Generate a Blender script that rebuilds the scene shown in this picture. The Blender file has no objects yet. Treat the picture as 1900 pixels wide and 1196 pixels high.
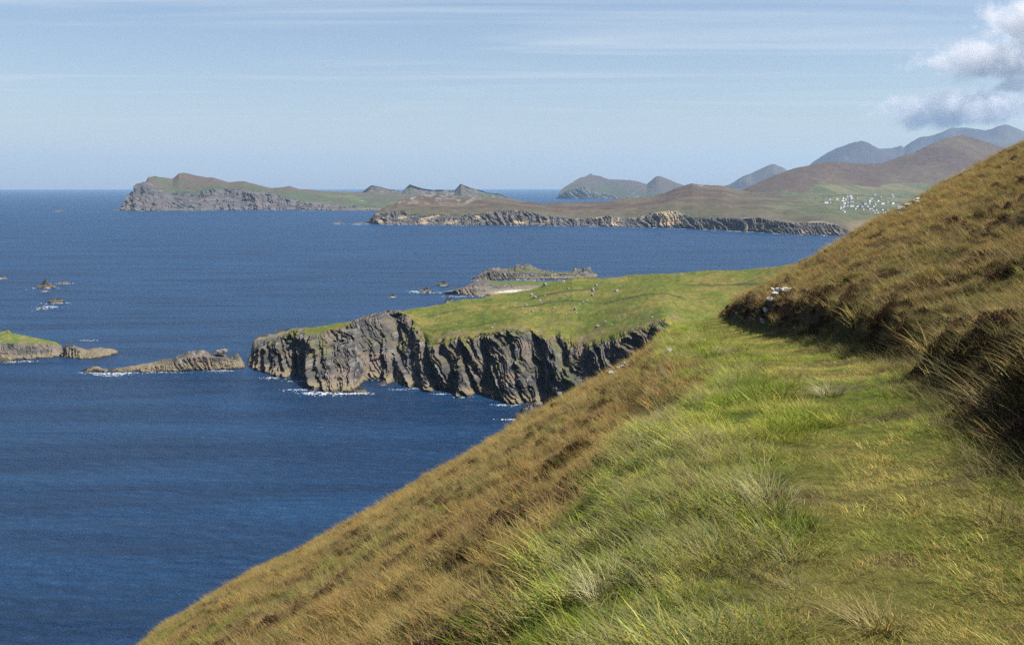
import bpy, math, random
import numpy as np
from mathutils import Vector
from mathutils.bvhtree import BVHTree

S = bpy.context.scene
COL = S.collection
rng = np.random.default_rng(7)
random.seed(7)

# ------------------------------------------------------------------ camera
CAMZ = 120.0
FPX = 2000.0
PITCH = math.atan(253.0 / FPX)
cd = bpy.data.cameras.new('camera')
cam = bpy.data.objects.new('camera', cd)
COL.objects.link(cam)
cd.sensor_width = 36.0
cd.lens = 36.0 * FPX / 1900.0
cd.clip_start = 0.1
cd.clip_end = 120000.0
cam.location = (0, 0, CAMZ)
cam.rotation_euler = (math.pi / 2 - PITCH, 0, 0)
S.camera = cam

# ------------------------------------------------------------------ sun, sky, exposure
SUN_AZ = math.radians(103)     # clockwise from the view direction (+Y)
SUN_EL = math.radians(54)
sun_dir = Vector((math.cos(SUN_EL) * math.sin(SUN_AZ), math.cos(SUN_EL) * math.cos(SUN_AZ), math.sin(SUN_EL)))
sl = bpy.data.lights.new('sun', 'SUN')
sl.energy = 5.0
sl.angle = math.radians(0.53)
sl.color = (1.0, 0.95, 0.87)
so = bpy.data.objects.new('sun', sl)
so.rotation_euler = sun_dir.to_track_quat('Z', 'Y').to_euler()
so.location = (0, 0, 400)
COL.objects.link(so)

W = bpy.data.worlds.new('World')
S.world = W
W.use_nodes = True
wt = W.node_tree
for n in list(wt.nodes):
    wt.nodes.remove(n)


def nd(t, typ, **kw):
    n = t.nodes.new(typ)
    for k, v in kw.items():
        if k == 'inp':
            for kk, vv in v.items():
                n.inputs[kk].default_value = vv
        else:
            setattr(n, k, v)
    return n


def mth(t, op, a, b=None, c=None, clamp=False):
    n = t.nodes.new('ShaderNodeMath')
    n.operation = op
    n.use_clamp = clamp
    for i, x in enumerate((a, b, c)):
        if x is None:
            continue
        if isinstance(x, (int, float)):
            n.inputs[i].default_value = x
        else:
            t.links.new(x, n.inputs[i])
    return n.outputs[0]


def maprange(t, x, a, b, c=0.0, d=1.0, smooth=True):
    n = t.nodes.new('ShaderNodeMapRange')
    n.interpolation_type = 'SMOOTHSTEP' if smooth else 'LINEAR'
    t.links.new(x, n.inputs[0])
    for i, v in enumerate((a, b, c, d)):
        n.inputs[i + 1].default_value = v
    return n.outputs[0]


sky = nd(wt, 'ShaderNodeTexSky')
sky.sky_type = 'NISHITA'
sky.sun_disc = False
sky.sun_elevation = SUN_EL
sky.sun_rotation = SUN_AZ
sky.altitude = 100
sky.air_density = 1.0
sky.dust_density = 0.55
sky.ozone_density = 1.7
geo = nd(wt, 'ShaderNodeTexCoord')
sep = nd(wt, 'ShaderNodeSeparateXYZ')
wt.links.new(geo.outputs['Generated'], sep.inputs[0])
zc = mth(wt, 'MAXIMUM', sep.outputs[2], 0.02)
px = mth(wt, 'DIVIDE', sep.outputs[0], zc)
py = mth(wt, 'DIVIDE', sep.outputs[1], zc)
# thin high cirrus: a plane of noise far overhead, drawn out across the wind
comb = nd(wt, 'ShaderNodeCombineXYZ')
wt.links.new(mth(wt, 'MULTIPLY', px, 0.17), comb.inputs[0])
wt.links.new(mth(wt, 'MULTIPLY_ADD', px, 0.05, mth(wt, 'MULTIPLY_ADD', py, 0.62, 3.3)), comb.inputs[1])
cir = nd(wt, 'ShaderNodeTexNoise', inp={'Scale': 1.0, 'Detail': 5.0, 'Roughness': 0.58, 'Distortion': 0.9})
wt.links.new(comb.outputs[0], cir.inputs['Vector'])
cm = maprange(wt, cir.outputs[0], 0.47, 0.75)
fade = maprange(wt, sep.outputs[2], 0.03, 0.11)
cm = mth(wt, 'MULTIPLY', mth(wt, 'MULTIPLY', cm, fade), 0.36)
mix = nd(wt, 'ShaderNodeMixRGB')
wt.links.new(cm, mix.inputs[0])
tn = nd(wt, 'ShaderNodeMixRGB', blend_type='MULTIPLY', inp={'Fac': 1.0})
tn.inputs[2].default_value = (1.05, 1.0, 1.035, 1)
wt.links.new(sky.outputs[0], tn.inputs[1])
wt.links.new(tn.outputs[0], mix.inputs[1])
mix.inputs[2].default_value = (8.0, 8.2, 8.3, 1)
bg = nd(wt, 'ShaderNodeBackground', inp={'Strength': 0.071})
wo = nd(wt, 'ShaderNodeOutputWorld')
wt.links.new(mix.outputs[0], bg.inputs[0])
wt.links.new(bg.outputs[0], wo.inputs[0])

S.view_settings.view_transform = 'Standard'
S.view_settings.look = 'None'
S.view_settings.exposure = 0.7
S.view_settings.gamma = 1.0
S.view_settings.use_curve_mapping = False
S.render.engine = 'CYCLES'
S.cycles.max_bounces = 8
S.cycles.diffuse_bounces = 2
S.cycles.glossy_bounces = 2
S.cycles.transparent_max_bounces = 12
S.cycles.volume_bounces = 4
S.cycles.use_denoising = False
try:
    S.cycles.sampling_pattern = 'BLUE_NOISE'
except Exception:
    pass

# ------------------------------------------------------------------ geometry helpers
CP, SP = math.cos(PITCH), math.sin(PITCH)


def ray(u, v):
    """direction (scaled to y = 1) of the line of sight at image position u, v of the survey photograph"""
    u = np.asarray(u, float)
    v = np.asarray(v, float)
    X = (u - 950.0) / FPX
    V = (598.0 - v) / FPX
    dy = CP + V * SP
    dz = -SP + V * CP
    return X / dy, dz / dy


def on_sea(u, v):
    kx, kz = ray(u, v)
    d = -CAMZ / np.minimum(kz, -1e-4)
    return d


def ip(pts, u):
    a = np.array(pts, float)
    return np.interp(u, a[:, 0], a[:, 1])


def _hash(ix, iy, iz, s):
    h = (ix.astype(np.uint32) * np.uint32(374761393) + iy.astype(np.uint32) * np.uint32(668265263)
         + iz.astype(np.uint32) * np.uint32(2147483647 - 58) + np.uint32(s * 1013904223 % 4294967296))
    h = (h ^ (h >> np.uint32(13))) * np.uint32(1274126177)
    h = h ^ (h >> np.uint32(16))
    h = h * np.uint32(2246822519)
    return h ^ (h >> np.uint32(15))


def perlin(x, y, z, s=0):
    x, y, z = np.broadcast_arrays(np.asarray(x, float), np.asarray(y, float), np.asarray(z, float))
    xi, yi, zi = np.floor(x).astype(np.int64), np.floor(y).astype(np.int64), np.floor(z).astype(np.int64)
    xf, yf, zf = x - xi, y - yi, z - zi
    fu = xf * xf * xf * (xf * (xf * 6 - 15) + 10)
    fv = yf * yf * yf * (yf * (yf * 6 - 15) + 10)
    fw = zf * zf * zf * (zf * (zf * 6 - 15) + 10)
    out = 0
    for a in (0, 1):
        for b in (0, 1):
            for c in (0, 1):
                h = _hash(xi + a, yi + b, zi + c, s)
                gx = (h & np.uint32(1023)).astype(float) / 511.5 - 1
                gy = ((h >> np.uint32(10)) & np.uint32(1023)).astype(float) / 511.5 - 1
                gz = ((h >> np.uint32(20)) & np.uint32(1023)).astype(float) / 511.5 - 1
                w = (fu if a else 1 - fu) * (fv if b else 1 - fv) * (fw if c else 1 - fw)
                out = out + w * (gx * (xf - a) + gy * (yf - b) + gz * (zf - c))
    return out * 1.5


def fbm(x, y, z, o=4, s=0, g=0.5):
    t, a = 0, 1.0
    for i in range(o):
        f = 2.03 ** i
        t = t + a * perlin(x * f + 17.3 * i, y * f - 9.1 * i, z * f + 3.7 * i, s + i)
        a *= g
    return t


def ridged(x, y, z, o=4, s=0, g=0.5):
    t, a = 0, 1.0
    for i in range(o):
        f = 2.07 ** i
        t = t + a * (1 - 2.2 * np.abs(perlin(x * f + 7.3 * i, y * f - 19.1 * i, z * f + 5.7 * i, s + i)))
        a *= g
    return t


def sst(a, b, x):
    t = np.clip((x - a) / (b - a), 0, 1)
    return t * t * (3 - 2 * t)


def lerp3(a, b, t):
    return np.asarray(a) * (1 - t[..., None]) + np.asarray(b) * t[..., None]


def tag(o, label=None, cat=None, group=None, kind=None):
    if label: o['label'] = label
    if cat: o['category'] = cat
    if group: o['group'] = group
    if kind: o['kind'] = kind
    return o


def mesh_from(name, verts, faces, cols=None, smooth=True, mat=None):
    me = bpy.data.meshes.new(name)
    verts = np.asarray(verts, np.float32)
    faces = np.asarray(faces, np.int32)
    nv, nf, k = len(verts), len(faces), faces.shape[1]
    me.vertices.add(nv)
    me.vertices.foreach_set('co', verts.ravel())
    me.loops.add(nf * k)
    me.loops.foreach_set('vertex_index', faces.ravel())
    me.polygons.add(nf)
    me.polygons.foreach_set('loop_start', np.arange(nf, dtype=np.int32) * k)
    me.polygons.foreach_set('loop_total', np.full(nf, k, np.int32))
    if np.isscalar(smooth):
        smooth = np.full(nf, bool(smooth))
    me.polygons.foreach_set('use_smooth', smooth)
    me.update(calc_edges=True)
    me.validate()
    if cols is not None:
        at = me.color_attributes.new('Col', 'FLOAT_COLOR', 'POINT')
        c = np.ones((nv, 4), np.float32)
        c[:, :3] = np.clip(cols, 0, 1)
        at.data.foreach_set('color', c.ravel())
    if mat: me.materials.append(mat)
    return me


def link(name, me, parent=None):
    o = bpy.data.objects.new(name, me)
    COL.objects.link(o)
    if parent: o.parent = parent
    return o


def grid_faces(nr, nc, off=0):
    i = np.arange(nr - 1)[:, None] * nc + np.arange(nc - 1)[None, :]
    f = np.stack([i, i + 1, i + nc + 1, i + nc], -1).reshape(-1, 4)
    return f + off


# ------------------------------------------------------------------ materials
def mat_col(name, rough=0.9, noise=0.35, scale=1.0, bump=0.0, bscale=2.0, bdist=0.3, spec=0.06):
    m = bpy.data.materials.new(name)
    m.use_nodes = True
    t = m.node_tree
    b = t.nodes['Principled BSDF']
    b.inputs['Roughness'].default_value = rough
    b.inputs['Specular IOR Level'].default_value = spec
    a = nd(t, 'ShaderNodeAttribute', attribute_name='Col')
    g = nd(t, 'ShaderNodeNewGeometry')
    n = nd(t, 'ShaderNodeTexNoise', inp={'Scale': scale, 'Detail': 6.0, 'Roughness': 0.65})
    t.links.new(g.outputs['Position'], n.inputs['Vector'])
    f = maprange(t, n.outputs[0], 0.3, 0.7, 1 - noise, 1 + noise, False)
    mx = nd(t, 'ShaderNodeVectorMath', operation='SCALE')
    t.links.new(a.outputs['Color'], mx.inputs[0])
    t.links.new(f, mx.inputs['Scale'])
    t.links.new(mx.outputs[0], b.inputs['Base Color'])
    if bump:
        bn = nd(t, 'ShaderNodeTexNoise', inp={'Scale': bscale, 'Detail': 5.0, 'Roughness': 0.7})
        t.links.new(g.outputs['Position'], bn.inputs['Vector'])
        bp = nd(t, 'ShaderNodeBump', inp={'Strength': bump, 'Distance': bdist})
        t.links.new(bn.outputs[0], bp.inputs['Height'])
        t.links.new(bp.outputs[0], b.inputs['Normal'])
    return m


M_head = mat_col('headland ground', scale=0.9, noise=0.4, bump=0.8, bscale=0.8, bdist=0.8)
M_far = mat_col('far land', scale=0.03, noise=0.25, bump=0.5, bscale=0.05, bdist=6.0)
M_mount = mat_col('mountain', scale=0.004, noise=0.2)
M_rock = mat_col('sea rock', scale=0.8, noise=0.45, bump=0.9, bscale=0.9, bdist=0.7)
M_soil = mat_col('hillside thatch', scale=9.0, noise=0.5, bump=0.7, bscale=14.0, bdist=0.05)
M_stone = mat_col('pale stone', scale=14.0, noise=0.35, bump=0.6, bscale=30.0, bdist=0.02)


def mat_plain(name, col, rough=0.8):
    m = bpy.data.materials.new(name)
    m.use_nodes = True
    t = m.node_tree
    b = t.nodes['Principled BSDF']
    b.inputs['Roughness'].default_value = rough
    g = nd(t, 'ShaderNodeNewGeometry')
    n = nd(t, 'ShaderNodeTexNoise', inp={'Scale': 0.6, 'Detail': 3.0})
    t.links.new(g.outputs['Position'], n.inputs['Vector'])
    mx = nd(t, 'ShaderNodeMixRGB')
    mx.inputs[1].default_value = tuple(c * 0.85 for c in col) + (1,)
    mx.inputs[2].default_value = tuple(min(1, c * 1.1) for c in col) + (1,)
    t.links.new(n.outputs[0], mx.inputs[0])
    t.links.new(mx.outputs[0], b.inputs['Base Color'])
    return m


M_wall = mat_plain('white render', (0.8, 0.8, 0.78))
M_walld = mat_plain('grey render', (0.45, 0.45, 0.44))
M_roof = mat_plain('slate roof', (0.10, 0.10, 0.12))


# blades of grass, twigs: colour per instance (tint) times a small change per blade
def mat_blade(name, trans=0.35, rough=0.6):
    m = bpy.data.materials.new(name)
    m.use_nodes = True
    t = m.node_tree
    for n in list(t.nodes):
        t.nodes.remove(n)
    ti = nd(t, 'ShaderNodeAttribute', attribute_name='tint', attribute_type='INSTANCER')
    bv = nd(t, 'ShaderNodeAttribute', attribute_name='Col')
    mx = nd(t, 'ShaderNodeMixRGB', blend_type='MULTIPLY', inp={'Fac': 1.0})
    t.links.new(ti.outputs['Color'], mx.inputs[1])
    t.links.new(bv.outputs['Color'], mx.inputs[2])
    d = nd(t, 'ShaderNodeBsdfDiffuse')
    tr = nd(t, 'ShaderNodeBsdfTranslucent')
    gl = nd(t, 'ShaderNodeBsdfGlossy', inp={'Roughness': 0.45, 'Color': (0.8, 0.8, 0.8, 1)})
    t.links.new(mx.outputs[0], d.inputs[0])
    t.links.new(mx.outputs[0], tr.inputs[0])
    ms = nd(t, 'ShaderNodeMixShader', inp={'Fac': trans})
    t.links.new(d.outputs[0], ms.inputs[1])
    t.links.new(tr.outputs[0], ms.inputs[2])
    m2 = nd(t, 'ShaderNodeMixShader', inp={'Fac': 0.004})
    t.links.new(ms.outputs[0], m2.inputs[1])
    t.links.new(gl.outputs[0], m2.inputs[2])
    o = nd(t, 'ShaderNodeOutputMaterial')
    t.links.new(m2.outputs[0], o.inputs[0])
    return m


M_blade = mat_blade('grass blades')
M_twig = mat_blade('heather twigs', 0.12)

# ------------------------------------------------------------------ water
SEA_R = 40000.0
m = bpy.data.materials.new('sea water')
m.use_nodes = True
t = m.node_tree
b = t.nodes['Principled BSDF']
g = nd(t, 'ShaderNodeNewGeometry')
mp = nd(t, 'ShaderNodeMapping')
mp.inputs['Rotation'].default_value = (0, 0, math.radians(-14))
mp.inputs['Scale'].default_value = (0.55, 1.0, 1.0)
t.links.new(g.outputs['Position'], mp.inputs['Vector'])
n1 = nd(t, 'ShaderNodeTexNoise', inp={'Scale': 0.24, 'Detail': 6.0, 'Roughness': 0.68, 'Distortion': 0.4})
t.links.new(mp.outputs[0], n1.inputs['Vector'])
mp2 = nd(t, 'ShaderNodeMapping')
mp2.inputs['Rotation'].default_value = (0, 0, math.radians(-22))
mp2.inputs['Scale'].default_value = (0.18, 1.0, 1.0)
t.links.new(g.outputs['Position'], mp2.inputs['Vector'])
n2 = nd(t, 'ShaderNodeTexNoise', inp={'Scale': 0.045, 'Detail': 2.0, 'Roughness': 0.5})
t.links.new(mp2.outputs[0], n2.inputs['Vector'])
hgt = mth(t, 'ADD', mth(t, 'MULTIPLY', n1.outputs[0], 1.0), mth(t, 'MULTIPLY', n2.outputs[0], 2.6))
bp = nd(t, 'ShaderNodeBump', inp={'Strength': 1.0, 'Distance': 5.0})
t.links.new(hgt, bp.inputs['Height'])
t.links.new(bp.outputs[0], b.inputs['Normal'])
n3 = nd(t, 'ShaderNodeTexNoise', inp={'Scale': 0.022, 'Detail': 7.0, 'Roughness': 0.66, 'Distortion': 0.6})
t.links.new(mp2.outputs[0], n3.inputs['Vector'])
cr = nd(t, 'ShaderNodeMixRGB')
t.links.new(maprange(t, n3.outputs[0], 0.34, 0.68), cr.inputs[0])
cr.inputs[1].default_value = (0.002, 0.025, 0.076, 1)
cr.inputs[2].default_value = (0.007, 0.051, 0.136, 1)
t.links.new(cr.outputs[0], b.inputs['Base Color'])
b.inputs['Roughness'].default_value = 0.35
b.inputs['IOR'].default_value = 1.33
b.inputs['Specular IOR Level'].default_value = 0.36
M_sea = m
na = 128
rr = np.concatenate([[0.0], np.geomspace(200, SEA_R, 24)])
aa = np.linspace(0, 2 * np.pi, na + 1)[:-1]
sv = [(0, 0, 0)]
for r_ in rr[1:]:
    sv += [(r_ * math.cos(a_), r_ * math.sin(a_), 0) for a_ in aa]
sf = []
for j in range(na):
    sf.append((0, 1 + j, 1 + (j + 1) % na))
me = bpy.data.meshes.new('sea')
qf = []
for i in range(len(rr) - 2):
    for j in range(na):
        p0 = 1 + i * na + j
        p1 = 1 + i * na + (j + 1) % na
        qf.append((p0, p0 + na, p1 + na, p1))
me.from_pydata(sv, [], sf + qf)
me.materials.append(M_sea)
tag(link('sea', me), 'deep blue sea ruffled by wind and swell', kind='structure')

# ------------------------------------------------------------------ colours
C_GRASS = (0.110, 0.122, 0.024)
C_GRASSY = (0.165, 0.145, 0.038)
C_BROWN = (0.105, 0.075, 0.045)
C_ROCK = (0.086, 0.080, 0.073)
C_DARK = (0.048, 0.048, 0.052)
C_PALE = (0.250, 0.240, 0.215)
C_TAN = (0.200, 0.165, 0.105)
C_WET = (0.035, 0.032, 0.028)


def vnormals(P):
    du = np.gradient(P, axis=1)
    dr = np.gradient(P, axis=0)
    n = np.cross(du, dr)
    n /= np.maximum(np.linalg.norm(n, axis=-1, keepdims=True), 1e-9)
    n *= np.where(n[..., 2:3] < 0, -1, 1)
    return n


def rock_colour(P, sc=1.0, tan_h=5.0, warm=0.0):
    x, y, z = P[..., 0] / sc, P[..., 1] / sc, P[..., 2] / sc
    q = x + 0.55 * z
    n = fbm(q / 7, y / 14, z / 16, 4, 31)
    c = lerp3(C_ROCK, C_DARK, sst(0.0, 0.5, n))
    n2 = fbm(q / 3.2, y / 6, z / 9, 4, 57)
    c = lerp3(c, C_PALE, sst(0.15, 0.6, n2) * 0.65)
    n3 = fbm(x / 18, y / 18, z / 12, 3, 77)
    c = lerp3(c, (0.20, 0.155, 0.12), sst(0.1, 0.5, n3) * (0.6 + warm))
    zz = P[..., 2] + 1.2 * fbm(x / 6, y / 6, z / 6, 2, 91)
    c = lerp3(c, C_TAN, (1 - sst(tan_h * 0.55, tan_h, zz)) * 0.8)
    c = lerp3(c, C_WET, 1 - sst(0.3, 1.1, zz * 5.0 / max(tan_h, 1)))
    return c


class Land:
    pass


def slab(q, z, s):
    i = np.floor(q)
    f = q - i
    i = i.astype(np.int64)
    h0 = (_hash(i, i * 0, i * 0, s) & np.uint32(1023)).astype(float) / 1023
    k = np.floor(z + 7.3 * h0).astype(np.int64)
    h = (_hash(i, k, i * 0, s + 3) & np.uint32(1023)).astype(float) / 1023
    return 0.48 * h0 + 0.52 * h + (f - 0.5) * 0.55


def smooth_cols(A, n):
    ker = np.hanning(2 * n + 3)[1:-1]
    ker /= ker.sum()
    return np.stack([np.convolve(np.pad(A[:, j], n, mode='reflect', reflect_type='odd'), ker, 'valid') for j in range(A.shape[1])], 1)


def loft(name, u, lines, rows, back, amp=0.0, nsc=10.0, cliff_amp=0.0, cliff_sc=12.0, crest_keep=0.6, ease=None, seed=1, gully=None, shear=0.55, sm=45, gsh=0.0):
    """lines: [(v polyline over u, 'sea' or depth polyline)], from the waterline up to the skyline; rows: steps between them;
    back: [(extra depth, drop fraction)] of the far side. Returns the grid of points and the masks."""
    L = []
    for v, d in lines:
        vv = ip(v, u)
        kx, kz = ray(u, vv)
        if isinstance(d, str):
            dd = on_sea(u, vv)
        else:
            dd = ip(d, u)
        L.append(np.stack([kx * dd, dd, CAMZ + kz * dd], -1))
    P, T = [], []
    if sm and len(L) > 2:
        Lsm = smooth_cols(L[1], sm)
    base = L[0].copy()
    base[:, 2] = np.minimum(base[:, 2], 0) - 6
    base[:, 1] -= 0.5
    P.append(base); T.append(np.full(len(u), 0.0))
    for k in range(len(L) - 1):
        n = rows[k]
        for i in range(n):
            f = i / n
            e = f if (ease is None or ease[k] is None) else ease[k](f)
            A = L[k]
            if k == 1 and sm:
                sf_ = min(1.0, f * 6)
                A = L[k] * (1 - sf_) + Lsm * sf_
            q = A * (1 - f) + L[k + 1] * f
            q[:, 2] = A[:, 2] * (1 - e) + L[k + 1][:, 2] * e
            P.append(q); T.append(np.full(len(u), k + f))
    P.append(L[-1]); T.append(np.full(len(u), float(len(L) - 1)))
    top = L[-1]
    nb = 8
    pd, pf = 0.0, 0.0
    for dd, fr in back:
        for i in range(1, nb + 1):
            f = i / nb
            d_ = pd + (dd - pd) * f
            g_ = pf + (fr - pf) * f
            q = top.copy()
            s_ = (top[:, 1] + d_) / top[:, 1]
            q[:, 0] *= s_; q[:, 1] *= s_
            q[:, 2] = top[:, 2] - (top[:, 2] + 6) * g_
            P.append(q); T.append(np.full(len(u), len(L) - 1 + 0.001 + len(P) * 1e-5))
        pd, pf = dd, fr
    P = np.array(P); T = np.array(T)
    X, Y, Z = P[..., 0].copy(), P[..., 1].copy(), P[..., 2].copy()
    mc = np.where(T < 1, np.clip((T + 0.12) * 6, 0, 1), sst(1.10, 1.0, T))
    if len(L) < 3:
        mc = mc * np.where(T < 1, np.clip((1.02 - T) * 7, 0, 1), 0)
    if cliff_amp:
        c = cliff_sc
        wp = 0.55 * c * fbm(X / (3 * c), Y / (3 * c), Z / (3 * c), 3, seed + 2)
        q = X + shear * Z + wp
        disp = cliff_amp * (0.35 * ridged(q / (3.2 * c), Y / (6 * c), Z / (9 * c), 2, seed) - 0.25
                            + 0.8 * slab(q / (0.75 * c), Z / (1.3 * c), seed + 5) - 0.39
                            + 0.50 * slab((q + 0.2 * wp) / (0.27 * c), Z / (0.6 * c), seed + 6) - 0.25
                            + 0.22 * slab(q / (0.10 * c), Z / (0.25 * c), seed + 7) - 0.1
                            + 0.10 * ridged(q / (0.3 * c), Y / (0.5 * c), Z / (0.6 * c), 3, seed + 9))
        P[..., 1] -= disp * mc
        P[..., 0] -= disp * mc * 0.35
        P[..., 2] += np.where(T < 1, mc, 0) * 0.08 * cliff_amp * fbm(X / (0.5 * c), Y / (0.5 * c), Z / (0.4 * c), 3, seed + 12)
    if gully is not None:
        gd = 0.85 * gully(u[None, :] - gsh * sst(740, 800, u)[None, :] * (0.5 - np.clip(T, 0, 1))) * np.where(T < 1, np.clip((T + 0.12) * 6, 0, 1), sst(1.22, 1.0, T)) * (1 - 0.3 * np.minimum(T, 1))
        P[..., 1] += gd
        P[..., 0] += gd * P[..., 0] / P[..., 1]
    if amp:
        mt = np.where(T >= 1, np.clip((T - 1) * 6, 0, 1), 0) if len(L) > 2 else np.clip(T * 4, 0, 1)
        P[..., 2] += amp * mt * fbm(X / nsc, Y / nsc, 0 * Z, 5, seed + 20)
    return P, T, mc


def land_obj(name, P, cols, mat, T=None, flat_below=None):
    nr, nc = P.shape[:2]
    f = grid_faces(nr, nc)
    sm = True
    if flat_below is not None:
        fr = (T < flat_below).reshape(-1)[f[:, 0]]
        sm = ~fr
    return link(name, mesh_from(name, P.reshape(-1, 3), f, cols.reshape(-1, 3), sm, mat))


# ------------------------------------------------------------------ headland
HU = np.concatenate([np.linspace(465, 1250, 1150), np.linspace(1251, 1600, 160), np.linspace(1603, 2150, 160)])
h_water = [(465, 678), (475, 684), (500, 692), (520, 697), (545, 699), (572, 702), (583, 722), (600, 726), (640, 727), (668, 724), (676, 708), (690, 703), (714, 703), (721, 716), (745, 720), (768, 718), (776, 716), (795, 728), (820, 728), (848, 722), (858, 735), (880, 733), (905, 730), (920, 740), (945, 748), (968, 750), (985, 747), (1000, 757), (1050, 772), (1100, 785), (1240, 812), (1600, 850), (2150, 900)]
h_top = [(465, 670), (472, 652), (485, 643), (510, 636), (530, 628), (560, 621), (600, 617), (640, 606), (660, 598), (690, 590), (740, 583), (760, 584), (768, 596), (775, 612), (781, 632), (790, 641), (805, 641), (830, 636), (850, 630), (880, 628), (920, 620), (935, 615), (960, 618), (985, 622), (1000, 630), (1030, 631), (1040, 625), (1050, 628), (1058, 645), (1065, 648), (1090, 646), (1120, 638), (1150, 628), (1180, 615), (1210, 607), (1235, 598), (1243, 602), (1275, 630), (1320, 668), (1600, 800)]
h_topd = [(465, 730), (485, 722), (545, 706), (600, 694), (640, 700), (690, 712), (740, 722), (768, 722), (782, 668), (830, 652), (880, 648), (935, 640), (1000, 622), (1050, 630), (1060, 612), (1120, 592), (1180, 578), (1240, 572), (1320, 540), (1600, 500), (2150, 470)]
h_crest = [(465, 669), (472, 649), (480, 641), (490, 638), (510, 631), (540, 618), (560, 611), (600, 604), (640, 598), (660, 594), (700, 586), (743, 578), (795, 569), (833, 560), (873, 555), (913, 547), (949, 542), (984, 536), (1008, 529), (1039, 520), (1062, 514), (1103, 515), (1145, 513), (1181, 510), (1240, 507), (1312, 503), (1384, 499), (1442, 494), (1488, 489), (1600, 480), (2150, 450)]
h_crestd = [(465, 735), (560, 745), (660, 745), (740, 752), (850, 800), (1000, 850), (1100, 850), (1240, 820), (1480, 760), (1600, 720), (2150, 640)]


def h_gully(u):
    g_ = 0 * u
    for c_, w_, a_ in ((548, 5, 13), (566, 4, 7), (600, 5, 5), (737, 17, 28), (800, 11, 20), (838, 5, 6), (872, 7, 18), (912, 9, 13), (955, 5, 6), (1004, 20, 28), (1052, 7, 9), (1100, 8, 9), (1150, 6, 6), (1196, 7, 8), (1225, 5, 6)):
        g_ = g_ + a_ * np.exp(-((u - c_) / w_) ** 2)
    return g_


P, T, MC = loft('headland', HU, [(h_water, 'sea'), (h_top, h_topd), (h_crest, h_crestd)], [95, 80], [(40, 0.30), (140, 0.7), (260, 1.0)],
                amp=1.3, nsc=26.0, cliff_amp=9.0, cliff_sc=9.0, ease=[None, lambda f: f + 0.12 * math.sin(math.pi * f)], seed=3, gully=h_gully, shear=0.75, gsh=34)
ug = np.broadcast_to(HU[None, :], T.shape)
bare_top = np.clip(sst(575, 545, ug) + sst(650, 662, ug) * sst(752, 740, ug), 0, 1) * sst(0.98, 1.08, T) * sst(1.97, 1.8, T)
P[..., 2] += bare_top * (2.2 * (slab((P[..., 0] + 0.4 * P[..., 1]) / 3.2, P[..., 1] / 9, 81) - 0.5) + 1.2 * ridged(P[..., 0] / 4, P[..., 1] / 9, 0 * T, 3, 83))
X, Y, Z = P[..., 0], P[..., 1], P[..., 2]
nz = vnormals(P)[..., 2]
rc = rock_colour(P, 1.0, 5.5)
ug = np.broadcast_to(HU[None, :], X.shape)
gn = fbm(X / 40, Y / 40, 0 * X, 4, 41)
gc = lerp3(C_GRASS, C_GRASSY, sst(-0.25, 0.45, gn))
gc = lerp3(gc, (0.085, 0.115, 0.022), sst(0.1, 0.5, fbm(X / 14, Y / 30, 0 * X, 4, 46)) * 0.8)
gc = lerp3(gc, (0.165, 0.125, 0.075), sst(0.05, 0.35, fbm(X / 9, Y / 22, 0 * X, 4, 48)) * (1 - sst(1.0, 1.35, T)) * 0.85)
gc = lerp3(gc, (0.150, 0.108, 0.040), sst(1330, 1480, ug + 90 * gn) * 0.7)
gc = gc * (1 + 0.35 * fbm(X / 3.5, Y / 6, 0 * X, 4, 49))[..., None]
# sheep tracks worn along the slope
for off, k_, s_ in ((1.28, 0.00012, 61), (1.52, -0.00022, 62), (1.72, 0.0001, 63)):
    line = off + k_ * (ug - 1100) + 0.05 * fbm(ug / 120, 0 * ug, 0 * ug, 3, s_)
    on = np.exp(-((T - line) / 0.018) ** 2) * sst(-0.15, 0.2, fbm(ug / 160, 0 * ug + s_, 0 * ug, 2, s_))
    gc = lerp3(gc, (0.045, 0.055, 0.022), on * 0.9)
edge = T + 0.05 * fbm(X / 5, Y / 5, Z / 5, 3, 71) + 0.03
grassy = sst(0.99, 1.05, edge)
grassy = np.where((ug < 565), grassy * sst(0.1, 0.5, fbm(X / 9, Y / 9, 0 * X, 3, 73) + (ug - 520) / 90.0), grassy)
grassy = np.where((ug > 655) & (ug < 745), grassy * sst(735, 750, ug), grassy)
ledge = sst(0.62, 0.85, nz) * sst(0.0, 0.3, fbm(X / 12, Y / 12, Z / 12, 3, 79)) * sst(8, 16, Z) * (T < 1)
grassy = np.maximum(grassy, ledge * 0.7)
cols = rc * (1 - grassy[..., None]) + gc * grassy[..., None]
headland = tag(land_obj('headland', P, cols, M_head, T, 1.0), 'green headland ending in dark slate cliffs above the sea', kind='structure')
H_P = P


def bvh_of(o):
    me = o.data
    return BVHTree.FromPolygons([v.co for v in me.vertices], [p.vertices[:] for p in me.polygons])


def hit(bv, u, v):
    kx, kz = ray(u, v)
    d = Vector((float(kx), 1.0, float(kz))).normalized()
    return bv.ray_cast(Vector((0, 0, CAMZ)), d)


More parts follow.
